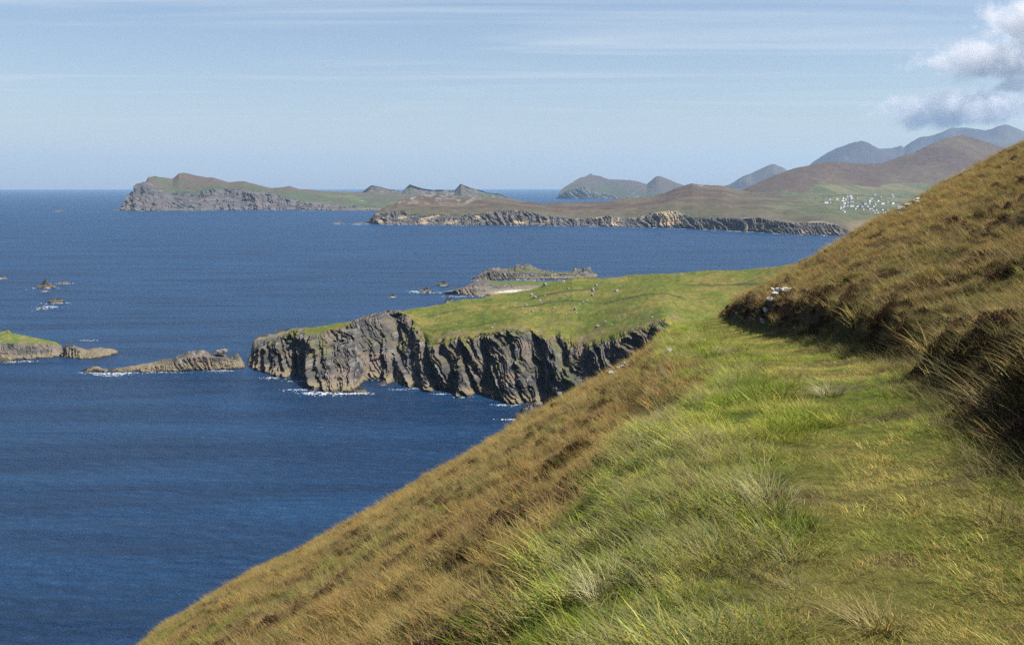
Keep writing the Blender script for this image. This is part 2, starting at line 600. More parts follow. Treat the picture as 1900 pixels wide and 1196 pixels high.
# ------------------------------------------------------------------ islets, reef, skerries
def islet(name, u0, u1, n, water, top, topd, crest, crestd, green, rows=(40, 20), back=((25, .4), (45, 1.0)), cliff=4.0, csc=5.0, amp=0.6, seed=5, tan_h=4.0):
    u = np.linspace(u0, u1, n)
    P, T, MC = loft(name, u, [(water, 'sea'), (top, topd), (crest, crestd)], list(rows), list(back), amp=amp, nsc=6.0, cliff_amp=cliff, cliff_sc=csc, seed=seed)
    X, Y, Z = P[..., 0], P[..., 1], P[..., 2]
    c = rock_colour(P, 1.0, tan_h)
    if green is not None:
        uu = np.broadcast_to(u[None, :], X.shape)
        gm = sst(0.98, 1.1, T + 0.12 * fbm(X / 4, Y / 4, 0 * X, 3, seed + 3)) * green(uu)
        gg = lerp3((0.10, 0.135, 0.03), (0.17, 0.15, 0.06), sst(-0.2, 0.5, fbm(X / 8, Y / 8, 0 * X, 3, seed + 4)))
        c = c * (1 - gm[..., None]) + gg * gm[..., None]
    return land_obj(name, P, c, M_rock, T, 9.0 if green is None else 1.0)


sea_d = lambda w, u, add: [(uu, float(on_sea(uu, ip(w, uu))) + add) for uu in u]
w_ = [(-90, 676), (0, 669), (30, 667), (60, 665), (100, 663), (112, 661), (120, 659)]
us = [-90, 0, 60, 110, 120]
tag(islet('islet', -90, 120, 260, w_, [(-90, 640), (0, 637), (60, 637), (100, 638), (112, 641), (120, 657)], sea_d(w_, us, 12),
          [(-90, 596), (0, 616), (8, 614), (15, 611), (22, 618), (45, 622), (60, 625), (90, 631), (105, 635), (114, 642), (120, 656)], sea_d(w_, us, 42),
          lambda uu: sst(118, 108, uu), seed=11), 'low islet with a bright green grass cap over a dark rock band', kind='structure')
w_ = [(113, 662), (124, 663), (150, 665), (180, 666), (200, 661), (212, 658), (226, 656)]
us = [113, 150, 200, 226]
islet_rock = islet('rock_ledge', 113, 226, 170, w_, [(113, 660), (118, 646), (126, 643), (135, 643), (150, 650), (160, 654), (172, 650), (195, 650), (212, 652), (226, 655.5)], sea_d(w_, us, 5),
                   [(113, 659), (119, 641), (126, 638), (134, 638), (142, 642), (152, 645), (160, 649), (168, 646), (185, 645), (200, 646), (210, 647), (218, 651), (226, 655)], sea_d(w_, us, 12),
                   None, (30, 10), ((8, .5), (16, 1.0)), 2.5, 4.0, 0.5, 13, 6.0)
tag(islet_rock, 'low brown rock ledge running out from the grassy islet', 'rock')
w_ = [(148, 689), (180, 691), (230, 690), (300, 690), (350, 688), (400, 686), (440, 685), (457, 683)]
us = [148, 200, 300, 400, 457]
reef = islet('reef', 148, 457, 430, w_, [(148, 688), (165, 684), (185, 683), (205, 687), (215, 686), (240, 683), (270, 680), (300, 677), (330, 668), (345, 664), (380, 660), (400, 663), (430, 668), (448, 672), (457, 682)], sea_d(w_, us, 5),
             [(148, 687), (160, 682), (172, 679), (182, 680), (196, 685), (206, 685), (215, 683), (240, 679), (262, 676), (270, 674), (290, 671), (305, 666), (318, 664), (330, 658), (338, 657), (345, 652), (357, 651), (365, 649), (380, 650), (388, 654), (396, 655), (404, 654), (416, 653), (423, 661), (432, 659), (437, 655), (442, 656), (449, 667), (457, 681)], sea_d(w_, us, 13),
             None, (40, 14), ((10, .45), (22, 1.0)), 3.0, 4.5, 0.7, 17, 6.5)
tag(reef, 'long tan rock reef rising to a crest beside the headland tip', 'reef')

# the low rocky point beyond the headland and its skerry
w_ = [(824, 543), (850, 545), (880, 549), (905, 548), (925, 546), (945, 543), (960, 542), (1000, 540), (1080, 536)]
us = [824, 880, 960, 1080]
u = np.linspace(824, 1080, 420)
pt_top = [(824, 542.5), (840, 540), (860, 534), (880, 529), (900, 526), (920, 531), (945, 529), (975, 530), (1000, 531), (1080, 527)]
pt_crest = [(824, 542), (840, 539), (858, 535), (868, 528), (880, 523), (895, 519), (903, 520), (925, 521), (960, 521), (1010, 521), (1080, 520)]
P, T, MC = loft('point', u, [(w_, 'sea'), (pt_top, [(824, 1200), (880, 1215), (960, 1270), (1080, 1280)]), (pt_crest, [(824, 1206), (870, 1285), (900, 1345), (1080, 1345)])], [26, 22], [(15, .7), (40, 1.0)], amp=1.2, nsc=9, cliff_amp=4.5, cliff_sc=6, seed=23)
X, Y, Z = P[..., 0], P[..., 1], P[..., 2]
c = rock_colour(P, 1.0, 4.0)
uu = np.broadcast_to(u[None, :], X.shape)
gm = sst(1.0, 1.2, T + 0.2 * fbm(X / 8, Y / 8, 0 * X, 3, 25)) * sst(898, 918, uu)
c = lerp3(c, (0.095, 0.115, 0.035), gm)
beach = sst(905, 935, uu) * (1 - sst(0.25, 0.45, T + 0.1 * fbm(X / 6, Y / 6, 0 * X, 3, 27)))
c = lerp3(c, (0.42, 0.40, 0.36), beach)
tag(land_obj('rocky_point', P, c, M_rock, T, 1.0), 'low rocky point with a grassy flat and grey shingle beach', kind='structure')
u = np.linspace(876, 1114, 420)
w_ = [(876, 517), (888, 520), (905, 519), (930, 518), (1000, 517.5), (1060, 516.5), (1114, 514)]
sk_top = [(876, 516), (890, 511), (903, 506), (912, 503), (930, 506), (960, 507), (1000, 508), (1060, 508), (1090, 508), (1114, 513.5)]
sk_crest = [(876, 515.5), (886, 512), (895, 505), (903, 501), (906, 497), (912, 495.5), (925, 496), (940, 498), (954, 498), (957, 492), (963, 491.5), (970, 492.5), (975, 489), (984, 488.5), (990, 495), (1000, 499), (1010, 502), (1040, 505), (1050, 506), (1061, 503), (1066, 498), (1077, 499), (1080, 503), (1083, 497), (1088, 495.5), (1095, 497), (1099, 504), (1107, 509), (1114, 513)]
P, T, MC = loft('skerry', u, [(w_, 'sea'), (sk_top, [(876, 1390), (1114, 1440)]), (sk_crest, [(876, 1392), (910, 1425), (980, 1460), (1114, 1460)])], [28, 20], [(15, .5), (40, 1.0)], amp=2.0, nsc=8, cliff_amp=5.0, cliff_sc=6, seed=29)
X, Y, Z = P[..., 0], P[..., 1], P[..., 2]
c = rock_colour(P, 1.0, 3.0)
uu = np.broadcast_to(u[None, :], X.shape)
gm = sst(1.05, 1.25, T + 0.2 * fbm(X / 8, Y / 8, 0 * X, 3, 25)) * sst(925, 945, uu) * sst(1085, 1060, uu) * (1 - sst(1.5, 1.75, T))
c = lerp3(c, (0.10, 0.108, 0.045), gm)
tag(land_obj('skerry', P, c, M_rock, T, 9.0), 'craggy skerry with jagged tops behind the grassy headland', kind='structure')


# ------------------------------------------------------------------ far land
def far_colour(P, T, u, grass, sc, veg_from=1.0, warm=0.0, seed=100, tan_h=8.0):
    X, Y, Z = P[..., 0], P[..., 1], P[..., 2]
    rc = (0.5 * rock_colour(P, sc, tan_h, warm) + 0.5 * np.array([0.125, 0.112, 0.110])) * 0.85
    e = T + 0.10 * fbm(X / (12 * sc), Y / (12 * sc), Z / (12 * sc), 4, seed)
    m_ = sst(veg_from - 0.06, veg_from + 0.08, e)
    return rc * (1 - m_[..., None]) + grass * m_[..., None]


# Sybil-like long cliffed head, 6 km off
u = np.linspace(225, 1010, 900)
w_ = [(225, 390), (300, 391), (460, 389), (560, 389), (640, 391), (1010, 391)]
s_top = [(225, 389.7), (232, 378), (240, 366), (247, 360), (254, 348), (265, 345), (275, 336), (287, 341), (300, 350), (310, 354), (326, 361), (347, 357), (363, 362), (384, 354), (400, 350), (437, 353), (476, 354), (510, 360), (555, 371), (595, 377), (634, 381), (674, 385), (1010, 387)]
s_crest = [(225, 389), (231, 375), (237, 363), (247, 358), (254, 343), (260, 341), (271, 337), (275, 329), (287, 326), (303, 329), (320, 332), (326, 327), (332, 321.5), (342, 320.5), (358, 324), (384, 329), (395, 329), (424, 338), (440, 337), (453, 336), (476, 342), (505, 349), (526, 347), (537, 345), (553, 350), (579, 353), (671, 357), (700, 358), (740, 360), (800, 362), (860, 364), (939, 368), (966, 375), (1010, 380)]
P, T, MC = loft('far_headland', u, [(w_, 'sea'), (s_top, [(225, 5530), (275, 5750), (400, 5750), (555, 5700), (1010, 5600)]), (s_crest, [(225, 5545), (275, 5900), (340, 6250), (530, 6500), (671, 7200), (1010, 7200)])], [46, 34], [(200, .25), (700, .8), (900, 1.0)], amp=3, nsc=110, cliff_amp=70, cliff_sc=70, seed=101)
X, Y, Z = P[..., 0], P[..., 1], P[..., 2]
uu = np.broadcast_to(u[None, :], X.shape)
gn = fbm(X / 260, Y / 260, 0 * X, 4, 103)
gr = lerp3((0.070, 0.086, 0.040), (0.100, 0.074, 0.052), sst(-0.25, 0.3, gn + (T - 1.55) * 0.9 + (uu < 480) * 0.15))
gr = lerp3(gr, (0.10, 0.125, 0.05), sst(520, 640, uu) * sst(0.0, 0.4, fbm(X / 120, Y / 420, 0 * X, 3, 107)) * 0.8)
c = far_colour(P, T, u, gr, 9.0, 1.0, 0.2, 105, 10)
farhead = tag(land_obj('far_headland', P, c, M_far, T, 1.0), 'long grey cliffed headland across the bay with a green back', kind='structure')

# three peaks beyond it
u = np.linspace(664, 980, 420)
c1 = [(664, 360), (671, 356), (680, 349), (689, 343), (700, 346), (713, 350), (730, 353), (747, 354), (753, 348), (760, 342), (768, 345), (780, 349), (792, 352), (803, 352), (813, 351), (830, 353), (843, 353), (850, 345), (855, 339.5), (866, 345), (876, 349), (890, 353), (903, 356), (920, 360), (939, 365), (966, 374), (980, 378)]
P, T, MC = loft('peaks', u, [([(664, 376), (980, 378)], [(664, 7600), (980, 7600)]), (c1, [(664, 8000), (980, 8000)])], [60], [(300, .5), (600, 1.0)], amp=10, nsc=110, seed=113)
P[..., 1] += np.where(T < 0.98, 35 * ridged(P[..., 0] / 130, P[..., 2] / 260, 0 * T, 3, 115) * np.clip(T * 3, 0, 1), 0)
X, Y, Z = P[..., 0], P[..., 1], P[..., 2]
gn = fbm(X / 220, Y / 220, Z / 150, 4, 117)
gr = lerp3((0.070, 0.078, 0.042), (0.095, 0.070, 0.058), sst(-0.3, 0.3, gn + (T - 0.6)))
rk = sst(0.0, 0.35, fbm(X / 50, Y / 90, Z / 90, 4, 119) + (uu[0, 0] * 0))
gr = lerp3(gr, (0.15, 0.135, 0.125), rk * 0.7)
tag(land_obj('peak_ridge', P, gr, M_far), 'ridge of three sharp peaks behind the far headland', kind='structure')

# hazy head with two tops, 10 km off
u = np.linspace(1035, 1300, 420)
c1 = [(1035, 366), (1038, 356), (1044, 350), (1063, 337), (1080, 329), (1090, 325.5), (1096, 322), (1100, 325), (1114, 327), (1130, 333), (1151, 335), (1168, 335), (1185, 337), (1200, 341), (1206, 336), (1212, 331), (1217, 327), (1223, 326), (1234, 330), (1248, 337), (1263, 342), (1300, 352)]
t1 = [(1035, 367), (1044, 360), (1060, 352), (1075, 350), (1085, 346), (1095, 356), (1115, 363), (1140, 365), (1160, 366), (1300, 366)]
P, T, MC = loft('hazy_head', u, [([(1035, 368.5), (1300, 369)], 'sea'), (t1, [(1035, 10250), (1085, 10500), (1300, 10450)]), (c1, [(1035, 10300), (1096, 10900), (1300, 11200)])], [26, 30], [(500, .5), (900, 1.0)], amp=14, nsc=300, cliff_amp=90, cliff_sc=90, seed=121)
X, Y, Z = P[..., 0], P[..., 1], P[..., 2]
gr = lerp3((0.060, 0.068, 0.042), (0.080, 0.066, 0.058), sst(-0.3, 0.2, fbm(X / 400, Y / 400, 0 * X, 4, 123) + (T - 1.45)))
c = far_colour(P, T, u, gr, 14.0, 1.0, 0.2, 125, 14)
hazyhead = tag(land_obj('far_headland', P, c, M_far), 'hazy twin topped headland beyond the strip of sea', kind='structure')

# near peninsula with the crowned hill and the village
u = np.concatenate([np.linspace(684, 1720, 1350), np.linspace(1723, 2400, 260)])
w_ = [(684, 413), (700, 415), (720, 416), (790, 417), (900, 417.5), (1000, 418), (1100, 419), (1200, 421), (1250, 422), (1300, 425), (1350, 427), (1400, 430), (1450, 433), (1500, 435), (1560, 436), (1580, 434), (1610, 430), (1720, 428)]
c_top = [(684, 412.5), (689, 407), (703, 395), (729, 391), (755, 391), (763, 399), (787, 399), (834, 402), (868, 399), (903, 395), (934, 390), (974, 391), (1013, 400), (1058, 406), (1097, 406), (1131, 400), (1150, 406), (1179, 406), (1195, 401), (1210, 396), (1240, 393), (1257, 393), (1262, 398), (1270, 404), (1295, 405), (1337, 405), (1379, 406), (1408, 404), (1445, 411), (1480, 415), (1524, 413), (1550, 417), (1566, 424), (1584, 430), (1610, 424), (1720, 420)]
c_topd = [(uu, float(on_sea(uu, ip(w_, uu))) + a_) for uu, a_ in ((684, 8), (700, 60), (729, 110), (900, 90), (1000, 80), (1150, 70), (1250, 90), (1300, 60), (1450, 60), (1550, 50), (1584, 30), (1720, 60))]
c_crest = [(684, 412), (690, 403), (697, 395), (713, 386), (725, 380), (737, 374), (755, 369), (770, 364), (787, 361.5), (821, 361.5), (845, 364), (860, 366), (903, 366.5), (934, 369.5), (966, 375), (1005, 377), (1045, 377), (1097, 374.5), (1126, 374), (1158, 369), (1210, 364), (1236, 357), (1253, 349), (1272, 343), (1284, 340), (1305, 344), (1341, 345.5), (1358, 350), (1375, 354), (1400, 357), (1450, 359), (1520, 361), (1600, 362), (1720, 362)]
c_crestd = [(684, 3560), (720, 3750), (800, 4000), (1000, 4200), (1284, 4700), (1400, 5000), (1720, 5000)]
P, T, MC = loft('near_peninsula', u, [(w_, 'sea'), (c_top, c_topd), (c_crest, c_crestd)], [46, 60], [(150, .15), (500, .8), (700, 1.0)], amp=5, nsc=80, cliff_amp=32, cliff_sc=30, shear=0.25, ease=[None, lambda f: f + 0.1 * math.sin(math.pi * f)], seed=131)
X, Y, Z = P[..., 0], P[..., 1], P[..., 2]
uu = np.broadcast_to(u[None, :], X.shape)
gn = fbm(X / 200, Y / 200, 0 * X, 4, 133)
brown = lerp3((0.082, 0.058, 0.044), (0.110, 0.086, 0.052), sst(-0.2, 0.4, gn))
green = lerp3((0.075, 0.088, 0.043), (0.115, 0.110, 0.058), sst(-0.3, 0.4, fbm(X / 150, Y / 260, 0 * X, 3, 137)))
gm = np.maximum(sst(1370, 1500, uu + 120 * gn) * sst(1.02, 1.25, T), 0.55 * (1 - sst(1.1, 1.35, T + 0.3 * gn)))
gr = lerp3(brown, green, gm)
# small fields with their banks
fx, fy = X + 0.35 * Y, Y - 0.15 * X
cell = _hash(np.floor(fx / 62).astype(np.int64), np.floor(fy / 135).astype(np.int64), np.zeros(X.shape, np.int64), 5)
fv = (cell & np.uint32(255)).astype(float) / 255
field = sst(1480, 1530, uu) * sst(1.42, 1.52, T + 0.05 * gn)
gr = lerp3(gr, lerp3((0.065, 0.082, 0.04), (0.16, 0.145, 0.07), sst(0.15, 0.95, fv)), field * 0.9)
hb = np.minimum(np.abs(fx / 62 - np.round(fx / 62)) * 62, np.abs(fy / 135 - np.round(fy / 135)) * 135)
gr = lerp3(gr, (0.04, 0.05, 0.035), field * (hb < 5) * 0.7)
# outcrops on the crown and the left shoulder
oc = sst(0.1, 0.45, fbm(X / 26, Y / 60, Z / 26, 4, 139)) * np.maximum(sst(1.86, 1.95, T) * sst(1238, 1262, uu) * sst(1320, 1304, uu), sst(1.2, 1.8, T) * sst(930, 860, uu) * 0.8)
gr = lerp3(gr, (0.24, 0.225, 0.20), oc * 0.8)
c = far_colour(P, T, u, gr, 5.0, 1.0, 0.1, 141, 7)
# ochre faces in the cliff
och = sst(0.0, 0.3, fbm(X / 50, Y / 80, Z / 60, 3, 143) + 0.55 * np.exp(-((uu - 1240) / 28) ** 2) + 0.35 * np.exp(-((uu - 945) / 45) ** 2) + 0.2 * np.exp(-((uu - 1130) / 15) ** 2) - 0.3) * (T < 1.02) * (T > 0.1)
c = lerp3(c, (0.42, 0.33, 0.20), och * 0.75)
slip = np.exp(-((uu - 1598) / 18) ** 2) * sst(1.25, 1.0, T) * sst(0.2, 0.6, T)
c = lerp3(c, (0.26, 0.185, 0.125), slip * 0.8)
penin = tag(land_obj('peninsula', P, c, M_far, T, 1.0), 'brown peninsula with low cliffs and a crag topped hill', kind='structure')

# the brown hill behind the village
u = np.linspace(1350, 2400, 700)
c1 = [(1350, 368), (1379, 353), (1408, 337), (1446, 323), (1480, 311), (1512, 304), (1538, 302), (1567, 302), (1596, 304), (1625, 303), (1654, 297), (1697, 282), (1741, 262), (1767, 253), (1784, 251), (1802, 256), (1836, 266), (1862, 275), (1900, 288), (2060, 325), (2400, 345)]
P, T, MC = loft('brown_hill', u, [([(1350, 376), (2060, 378)], [(1350, 4900), (2060, 4900)]), ([(1350, 372), (1379, 360), (1450, 347), (1540, 344), (1620, 349), (1720, 352), (2060, 360)], [(1350, 5100), (2060, 5600)]), (c1, [(1350, 5300), (1480, 5700), (1550, 5800), (1784, 6700), (2060, 6700)])], [18, 60], [(500, .4), (1200, 1.0)], amp=8, nsc=220, ease=[None, lambda f: f - 0.06 * math.sin(math.pi * f)], seed=151)
X, Y, Z = P[..., 0], P[..., 1], P[..., 2]
uu = np.broadcast_to(u[None, :], X.shape)
gn = fbm(X / 420, Y / 420, 0 * X, 5, 153)
gr = lerp3((0.078, 0.053, 0.043), (0.102, 0.076, 0.052), sst(-0.4, 0.4, gn))
gr = lerp3(gr, (0.085, 0.06, 0.045), sst(0.1, 0.3, fbm(X / 110, Y / 300, 0 * X, 4, 155)) * 0.6)
fx, fy = X + 0.5 * Y, Y - 0.1 * X
cell = _hash(np.floor(fx / 120).astype(np.int64), np.floor(fy / 170).astype(np.int64), np.zeros(X.shape, np.int64), 9)
fv = (cell & np.uint32(255)).astype(float) / 255
field = sst(1.05, 0.9, T + 0.5 * fbm(X / 300, Y / 300, 0 * X, 3, 157)) * sst(1420, 1450, uu)
gr = lerp3(gr, lerp3((0.075, 0.092, 0.045), (0.16, 0.145, 0.070), sst(0.1, 0.95, fv)), field * 0.85)
brownhill = tag(land_obj('hill', P, gr, M_far), 'rounded brown heather hill above the white village', kind='structure')

# blue mountains
for lab, u0, u1, crest, d0, d1, seed in (
    ('small blue mountain showing behind the brown hill', 1335, 1520, [(1335, 352), (1345, 347), (1370, 332), (1385, 326), (1395, 325), (1420, 316), (1436, 311), (1450, 315), (1470, 325), (1520, 345)], 12500, 13500, 161),
    ('smooth blue dome shaped mountain left of the long ridge', 1490, 1680, [(1490, 316), (1509, 304), (1538, 287), (1567, 272), (1580, 267), (1587, 266), (1599, 265), (1610, 269), (1622, 276), (1680, 300)], 13500, 15000, 167),
    ('long blue mountain ridge highest beneath the clouds', 1560, 2100, [(1560, 316), (1584, 301), (1622, 277), (1640, 275), (1654, 272), (1664, 269), (1671, 265), (1677, 268), (1691, 257), (1700, 253), (1709, 250), (1732, 250), (1755, 243), (1767, 240), (1799, 242), (1828, 242), (1840, 239), (1851, 234), (1868, 231), (1885, 234), (1900, 238), (2000, 252), (2100, 275)], 14500, 16200, 173)):
    u = np.linspace(u0, u1, 360)
    P, T, MC = loft('mountain', u, [([(u0, 352), (u1, 352)], [(u0, d0), (u1, d0)]), (crest, [(u0, d1), (u1, d1)])], [70], [(900, .5), (2000, 1.0)], amp=60, nsc=900, ease=[lambda f: f - 0.05 * math.sin(math.pi * f)], seed=seed)
    X, Y, Z = P[..., 0], P[..., 1], P[..., 2]
    P[..., 2] -= np.where(T >= 0.999, 0, 90 * np.abs(perlin(X / 700, Y / 2600, 0 * X, seed + 3)) * np.sin(np.pi * np.clip(T, 0, 1)))
    gr = lerp3((0.055, 0.045, 0.048), (0.085, 0.072, 0.062), sst(-0.4, 0.4, fbm(X / 900, Y / 900, 0 * X, 5, seed + 1)))
    tag(land_obj('mountain', P, gr, M_mount), lab, kind='structure')

# ------------------------------------------------------------------ foreground hillside
sil = [(262, 1195), (300, 1160), (350, 1129), (400, 1099), (440, 1074), (484, 1048), (517, 1033), (547, 1022), (588, 998), (634, 973), (675, 950), (718, 925), (768, 895), (818, 866), (869, 838), (900, 819), (960, 783), (1000, 757), (1047, 732), (1095, 705), (1142, 680), (1189, 655), (1227, 634), (1268, 612), (1290, 598), (1309, 588), (1328, 583), (1344, 573), (1390, 541), (1444, 512), (1494, 480), (1530, 462), (1588, 426), (1623, 405), (1659, 387), (1706, 365), (1749, 336), (1803, 309), (1857, 281), (1900, 259)]
sa = np.array(sil, float)
SK, SF = ray(sa[:, 0], sa[:, 1] + 7.0)
PA, PB = np.polyfit(SK, SF, 1)
HE = 1.65
RK = [(-0.6, 66), (-0.345, 64), (-0.1, 62), (0.1, 52), (0.2, 47), (0.26, 56), (0.475, 72), (0.8, 75)]
bank = np.array([(-5, 1.15, -1.60), (0, 1.85, -1.65), (3.65, 2.5, -1.65), (6.9, 3.25, -1.67), (9.2, 3.62, -1.82), (12.8, 4.8, -2.12), (17.7, 5.5, -2.62), (30, 6.9, -4.0), (46, 9.0, -5.6), (60, 11.5, -8.0)])


def smooth_interp(y, k):
    yy = np.linspace(-5, 60, 261)
    v = np.interp(yy, bank[:, 0], bank[:, k])
    ker = np.ones(13) / 13
    v = np.convolve(np.pad(v, 6, mode='edge'), ker, 'valid')
    return np.interp(y, yy, v)


def lat(x, y):
    w = 0.22 * fbm(y / 1.6, 0 * y, 0 * y, 3, 211)
    return (x - smooth_interp(y, 1) + w) * 0.96


def hill_raw(x, y):
    rho = np.hypot(x, y)
    k = x / np.maximum(y, 1e-3)
    kc = np.clip(k, SK[0], SK[-1])
    dev = np.interp(kc, SK, SF) - (PA * kc + PB)
    dev = dev * sst(0.95, 0.55, np.abs(k)) * (y > 0)
    R = np.interp(np.clip(k, -0.6, 0.8), [a for a, _ in RK], [b_ for _, b_ in RK])
    R = np.where(y > 0, R, 66)
    z = PA * x + PB * y + dev * np.maximum(y, 0)
    du = x - smooth_interp(y, 1)
    HEE = HE + (sst(7.5, 12.5, y) * 0.72 + 0.40 * sst(4, 7, y)) * sst(-0.6, 0.5, du) * sst(0, 4, y)
    q = np.where(rho < R, -HEE * (1 - rho / R) ** 2, -(rho - R) ** 2 / 110.0)
    return z + q


def hill_h(x, y, fine=True):
    x = np.asarray(x, float); y = np.asarray(y, float)
    zr = hill_raw(x, y)
    rho = np.hypot(x, y)
    near = sst(130, 45, rho)
    zr = zr + near * (0.13 * fbm(x / 3.1, y / 3.1, 0 * x, 3, 201) + 0.075 * fbm(x / 0.8, y / 0.8, 0 * x, 3, 207) + 0.035 * fbm(x / 0.33, y / 0.33, 0 * x, 2, 209)) * np.clip(rho / 12, 0.25, 1)
    d = lat(x, y)
    zf = smooth_interp(y, 2) + 0.10 * d + 0.035 * fbm(x / 1.1, y / 1.1, 0 * x, 3, 221)
    zf = zf - 0.05 * np.exp(-((d + 0.75) / 0.5) ** 2)
    w = sst(-3.4, -1.5, d) * sst(50, 42, y) * sst(-4.5, -2.0, y)
    bw = np.interp(y, [0, 4.5, 6.5, 10.5, 13, 20, 30], [2.2, 1.7, 0.36, 0.32, 0.28, 0.26, 0.3])
    up = sst(0.0, 1.0, (d - np.interp(y, [4, 7, 14, 20], [0.25, 0.2, 0.05, 0.0])) / bw + 0.10 * fbm(x / 0.7, y / 0.7, 0 * x, 2, 223))
    w = w * (1 - up)
    lip = 0.09 * np.exp(-((d - bw - 0.05) / 0.25) ** 2) * sst(50, 42, y) * sst(4.5, 6.5, y) * (0.6 + fbm(x / 0.9, y / 0.9, 0 * x, 2, 227))
    return CAMZ + zr * (1 - w) + zf * w + lip


def dens_az():
    a = np.linspace(-0.66, 0.66, 620)
    b1 = np.linspace(-math.pi, -0.66, 90)[:-1]
    b2 = np.linspace(0.66, math.pi, 90)[1:]
    return np.concatenate([b1, a, b2])


th = dens_az()
rad = np.concatenate([np.geomspace(0.4, 105, 380), np.geomspace(108, 620, 40)])
RR, TH = np.meshgrid(rad, th, indexing='ij')
gx, gy = RR * np.sin(TH), RR * np.cos(TH)
gz = np.maximum(hill_h(gx, gy), -8.0)


def bare_earth(x, y):
    b_ = sst(0.2, 0.5, fbm(x / 0.9, y / 0.45, 0 * x, 4, 241)) * 0.8
    w_ = 0.9 * fbm(x / 0.3, y / 0.22, 0 * x, 4, 243)
    for cx, cy, rx, ry in ((3.0, 8.7, .32, .34), (2.75, 6.25, .42, .12), (1.85, 5.0, .22, .10), (3.5, 11.0, .4, .3), (4.4, 14.5, .4, .6)):
        b_ = np.maximum(b_, 0.85 * sst(1.3, 0.3, np.hypot((x - cx) / rx, (y - cy) / ry) + w_))
    return b_


def zones(x, y):
    """weights of what grows where on the slope: trampled path, lush verge, heather, green patches in the moor"""
    d = lat(x, y)
    n1 = fbm(x / 2.6, y / 2.6, 0 * x, 4, 231)
    n2 = fbm(x / 9, y / 9, 0 * x, 4, 237)
    n3 = fbm(x / 1.1, y / 1.1, 0 * x, 3, 239)
    iny = sst(52, 44, y)
    tr = sst(-1.55, -1.05, d + 0.35 * n1) * sst(0.15, -0.02, d) * iny
    lush = sst(-3.0, -2.1, d + 0.9 * n1 + 0.8 * n2) * (1 - tr) * sst(0.15, 0.0, d) * iny
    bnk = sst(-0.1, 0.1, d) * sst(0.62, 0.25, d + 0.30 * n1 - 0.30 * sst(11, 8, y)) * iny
    heath = np.clip(sst(0.16, 0.46, n1 + 0.35 * n2) * 0.8, 0, 1) * (1 - tr) * (1 - lush)
    gp = sst(0.22, 0.5, n2 - 0.3 * n1) * np.where(d > 0.6, 0.35, 1.0) * (1 - tr) * (1 - lush) * (1 - bnk)
    return d, tr, lush, bnk, heath, gp, n1, n2, n3


d, tr, lush, bnk, heath, gp, n1, n2, n3 = zones(gx, gy)
moor = lerp3((0.120, 0.080, 0.032), (0.080, 0.060, 0.026), sst(-0.4, 0.4, n1))
c = lerp3(moor, (0.060, 0.042, 0.026), heath * 0.5)
c = lerp3(c, (0.07, 0.08, 0.022), gp * 0.8)
c = lerp3(c, (0.058, 0.070, 0.018), lush)
trc = lerp3((0.090, 0.085, 0.024), (0.068, 0.047, 0.024), bare_earth(gx, gy))
c = lerp3(c, trc, tr)
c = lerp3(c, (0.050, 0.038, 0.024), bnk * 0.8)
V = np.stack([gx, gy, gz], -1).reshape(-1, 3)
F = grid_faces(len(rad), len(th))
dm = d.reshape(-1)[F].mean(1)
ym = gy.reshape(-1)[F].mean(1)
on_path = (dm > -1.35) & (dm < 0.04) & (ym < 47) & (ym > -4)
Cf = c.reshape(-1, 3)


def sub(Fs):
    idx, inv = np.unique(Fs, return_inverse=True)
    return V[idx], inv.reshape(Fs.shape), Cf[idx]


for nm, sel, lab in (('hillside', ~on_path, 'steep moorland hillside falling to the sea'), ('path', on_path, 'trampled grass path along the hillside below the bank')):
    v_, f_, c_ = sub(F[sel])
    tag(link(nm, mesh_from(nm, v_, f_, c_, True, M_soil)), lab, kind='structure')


# ------------------------------------------------------------------ tufts
def blades(n, rbase, h0, h1, w, bend, splay, seg=3, seed=1, headp=0.0):
    r_ = np.random.default_rng(seed)
    vs, fs, cs = [], [], []
    for i in range(n):
        a = r_.uniform(0, 2 * np.pi); rb = rbase * math.sqrt(r_.uniform())
        p0 = np.array([rb * math.cos(a), rb * math.sin(a), -0.03])
        h = r_.uniform(h0, h1)
        a2 = a + r_.normal(0, 0.9)
        out = np.array([math.cos(a2), math.sin(a2), 0])
        lean = splay * (0.3 + r_.uniform()) * (0.4 + rb / max(rbase, 1e-6))
        bd = bend * r_.uniform(0.2, 1.4)
        side = np.array([-out[1], out[0], 0]) * math.cos(r_.uniform(-1.2, 1.2)) + out * 0.3
        side /= np.linalg.norm(side)
        bvv = r_.uniform(0.6, 1.35) if r_.uniform() > headp else r_.uniform(1.4, 2.1)
        hue = r_.normal(0, 0.10)
        col = np.array([bvv * (1 + hue), bvv, bvv * (1 - 0.5 * hue)])
        b0 = len(vs)
        for s in range(seg + 1):
            f = s / seg
            p = p0 + np.array([0, 0, 1]) * h * (f - 0.35 * bd * f * f) + out * h * (lean * f + bd * f * f)
            ww = w * (1 - f ** 1.6) * 0.5 * r_.uniform(0.8, 1.2)
            if s == seg:
                vs.append(p); cs.append(col)
            else:
                vs.append(p - side * ww); vs.append(p + side * ww); cs += [col, col]
        for s in range(seg - 1):
            q = b0 + 2 * s
            fs.append((q, q + 1, q + 3)); fs.append((q, q + 3, q + 2))
        q = b0 + 2 * (seg - 1)
        fs.append((q, q + 1, q + 2))
    return np.array(vs), np.array(fs), np.array(cs)


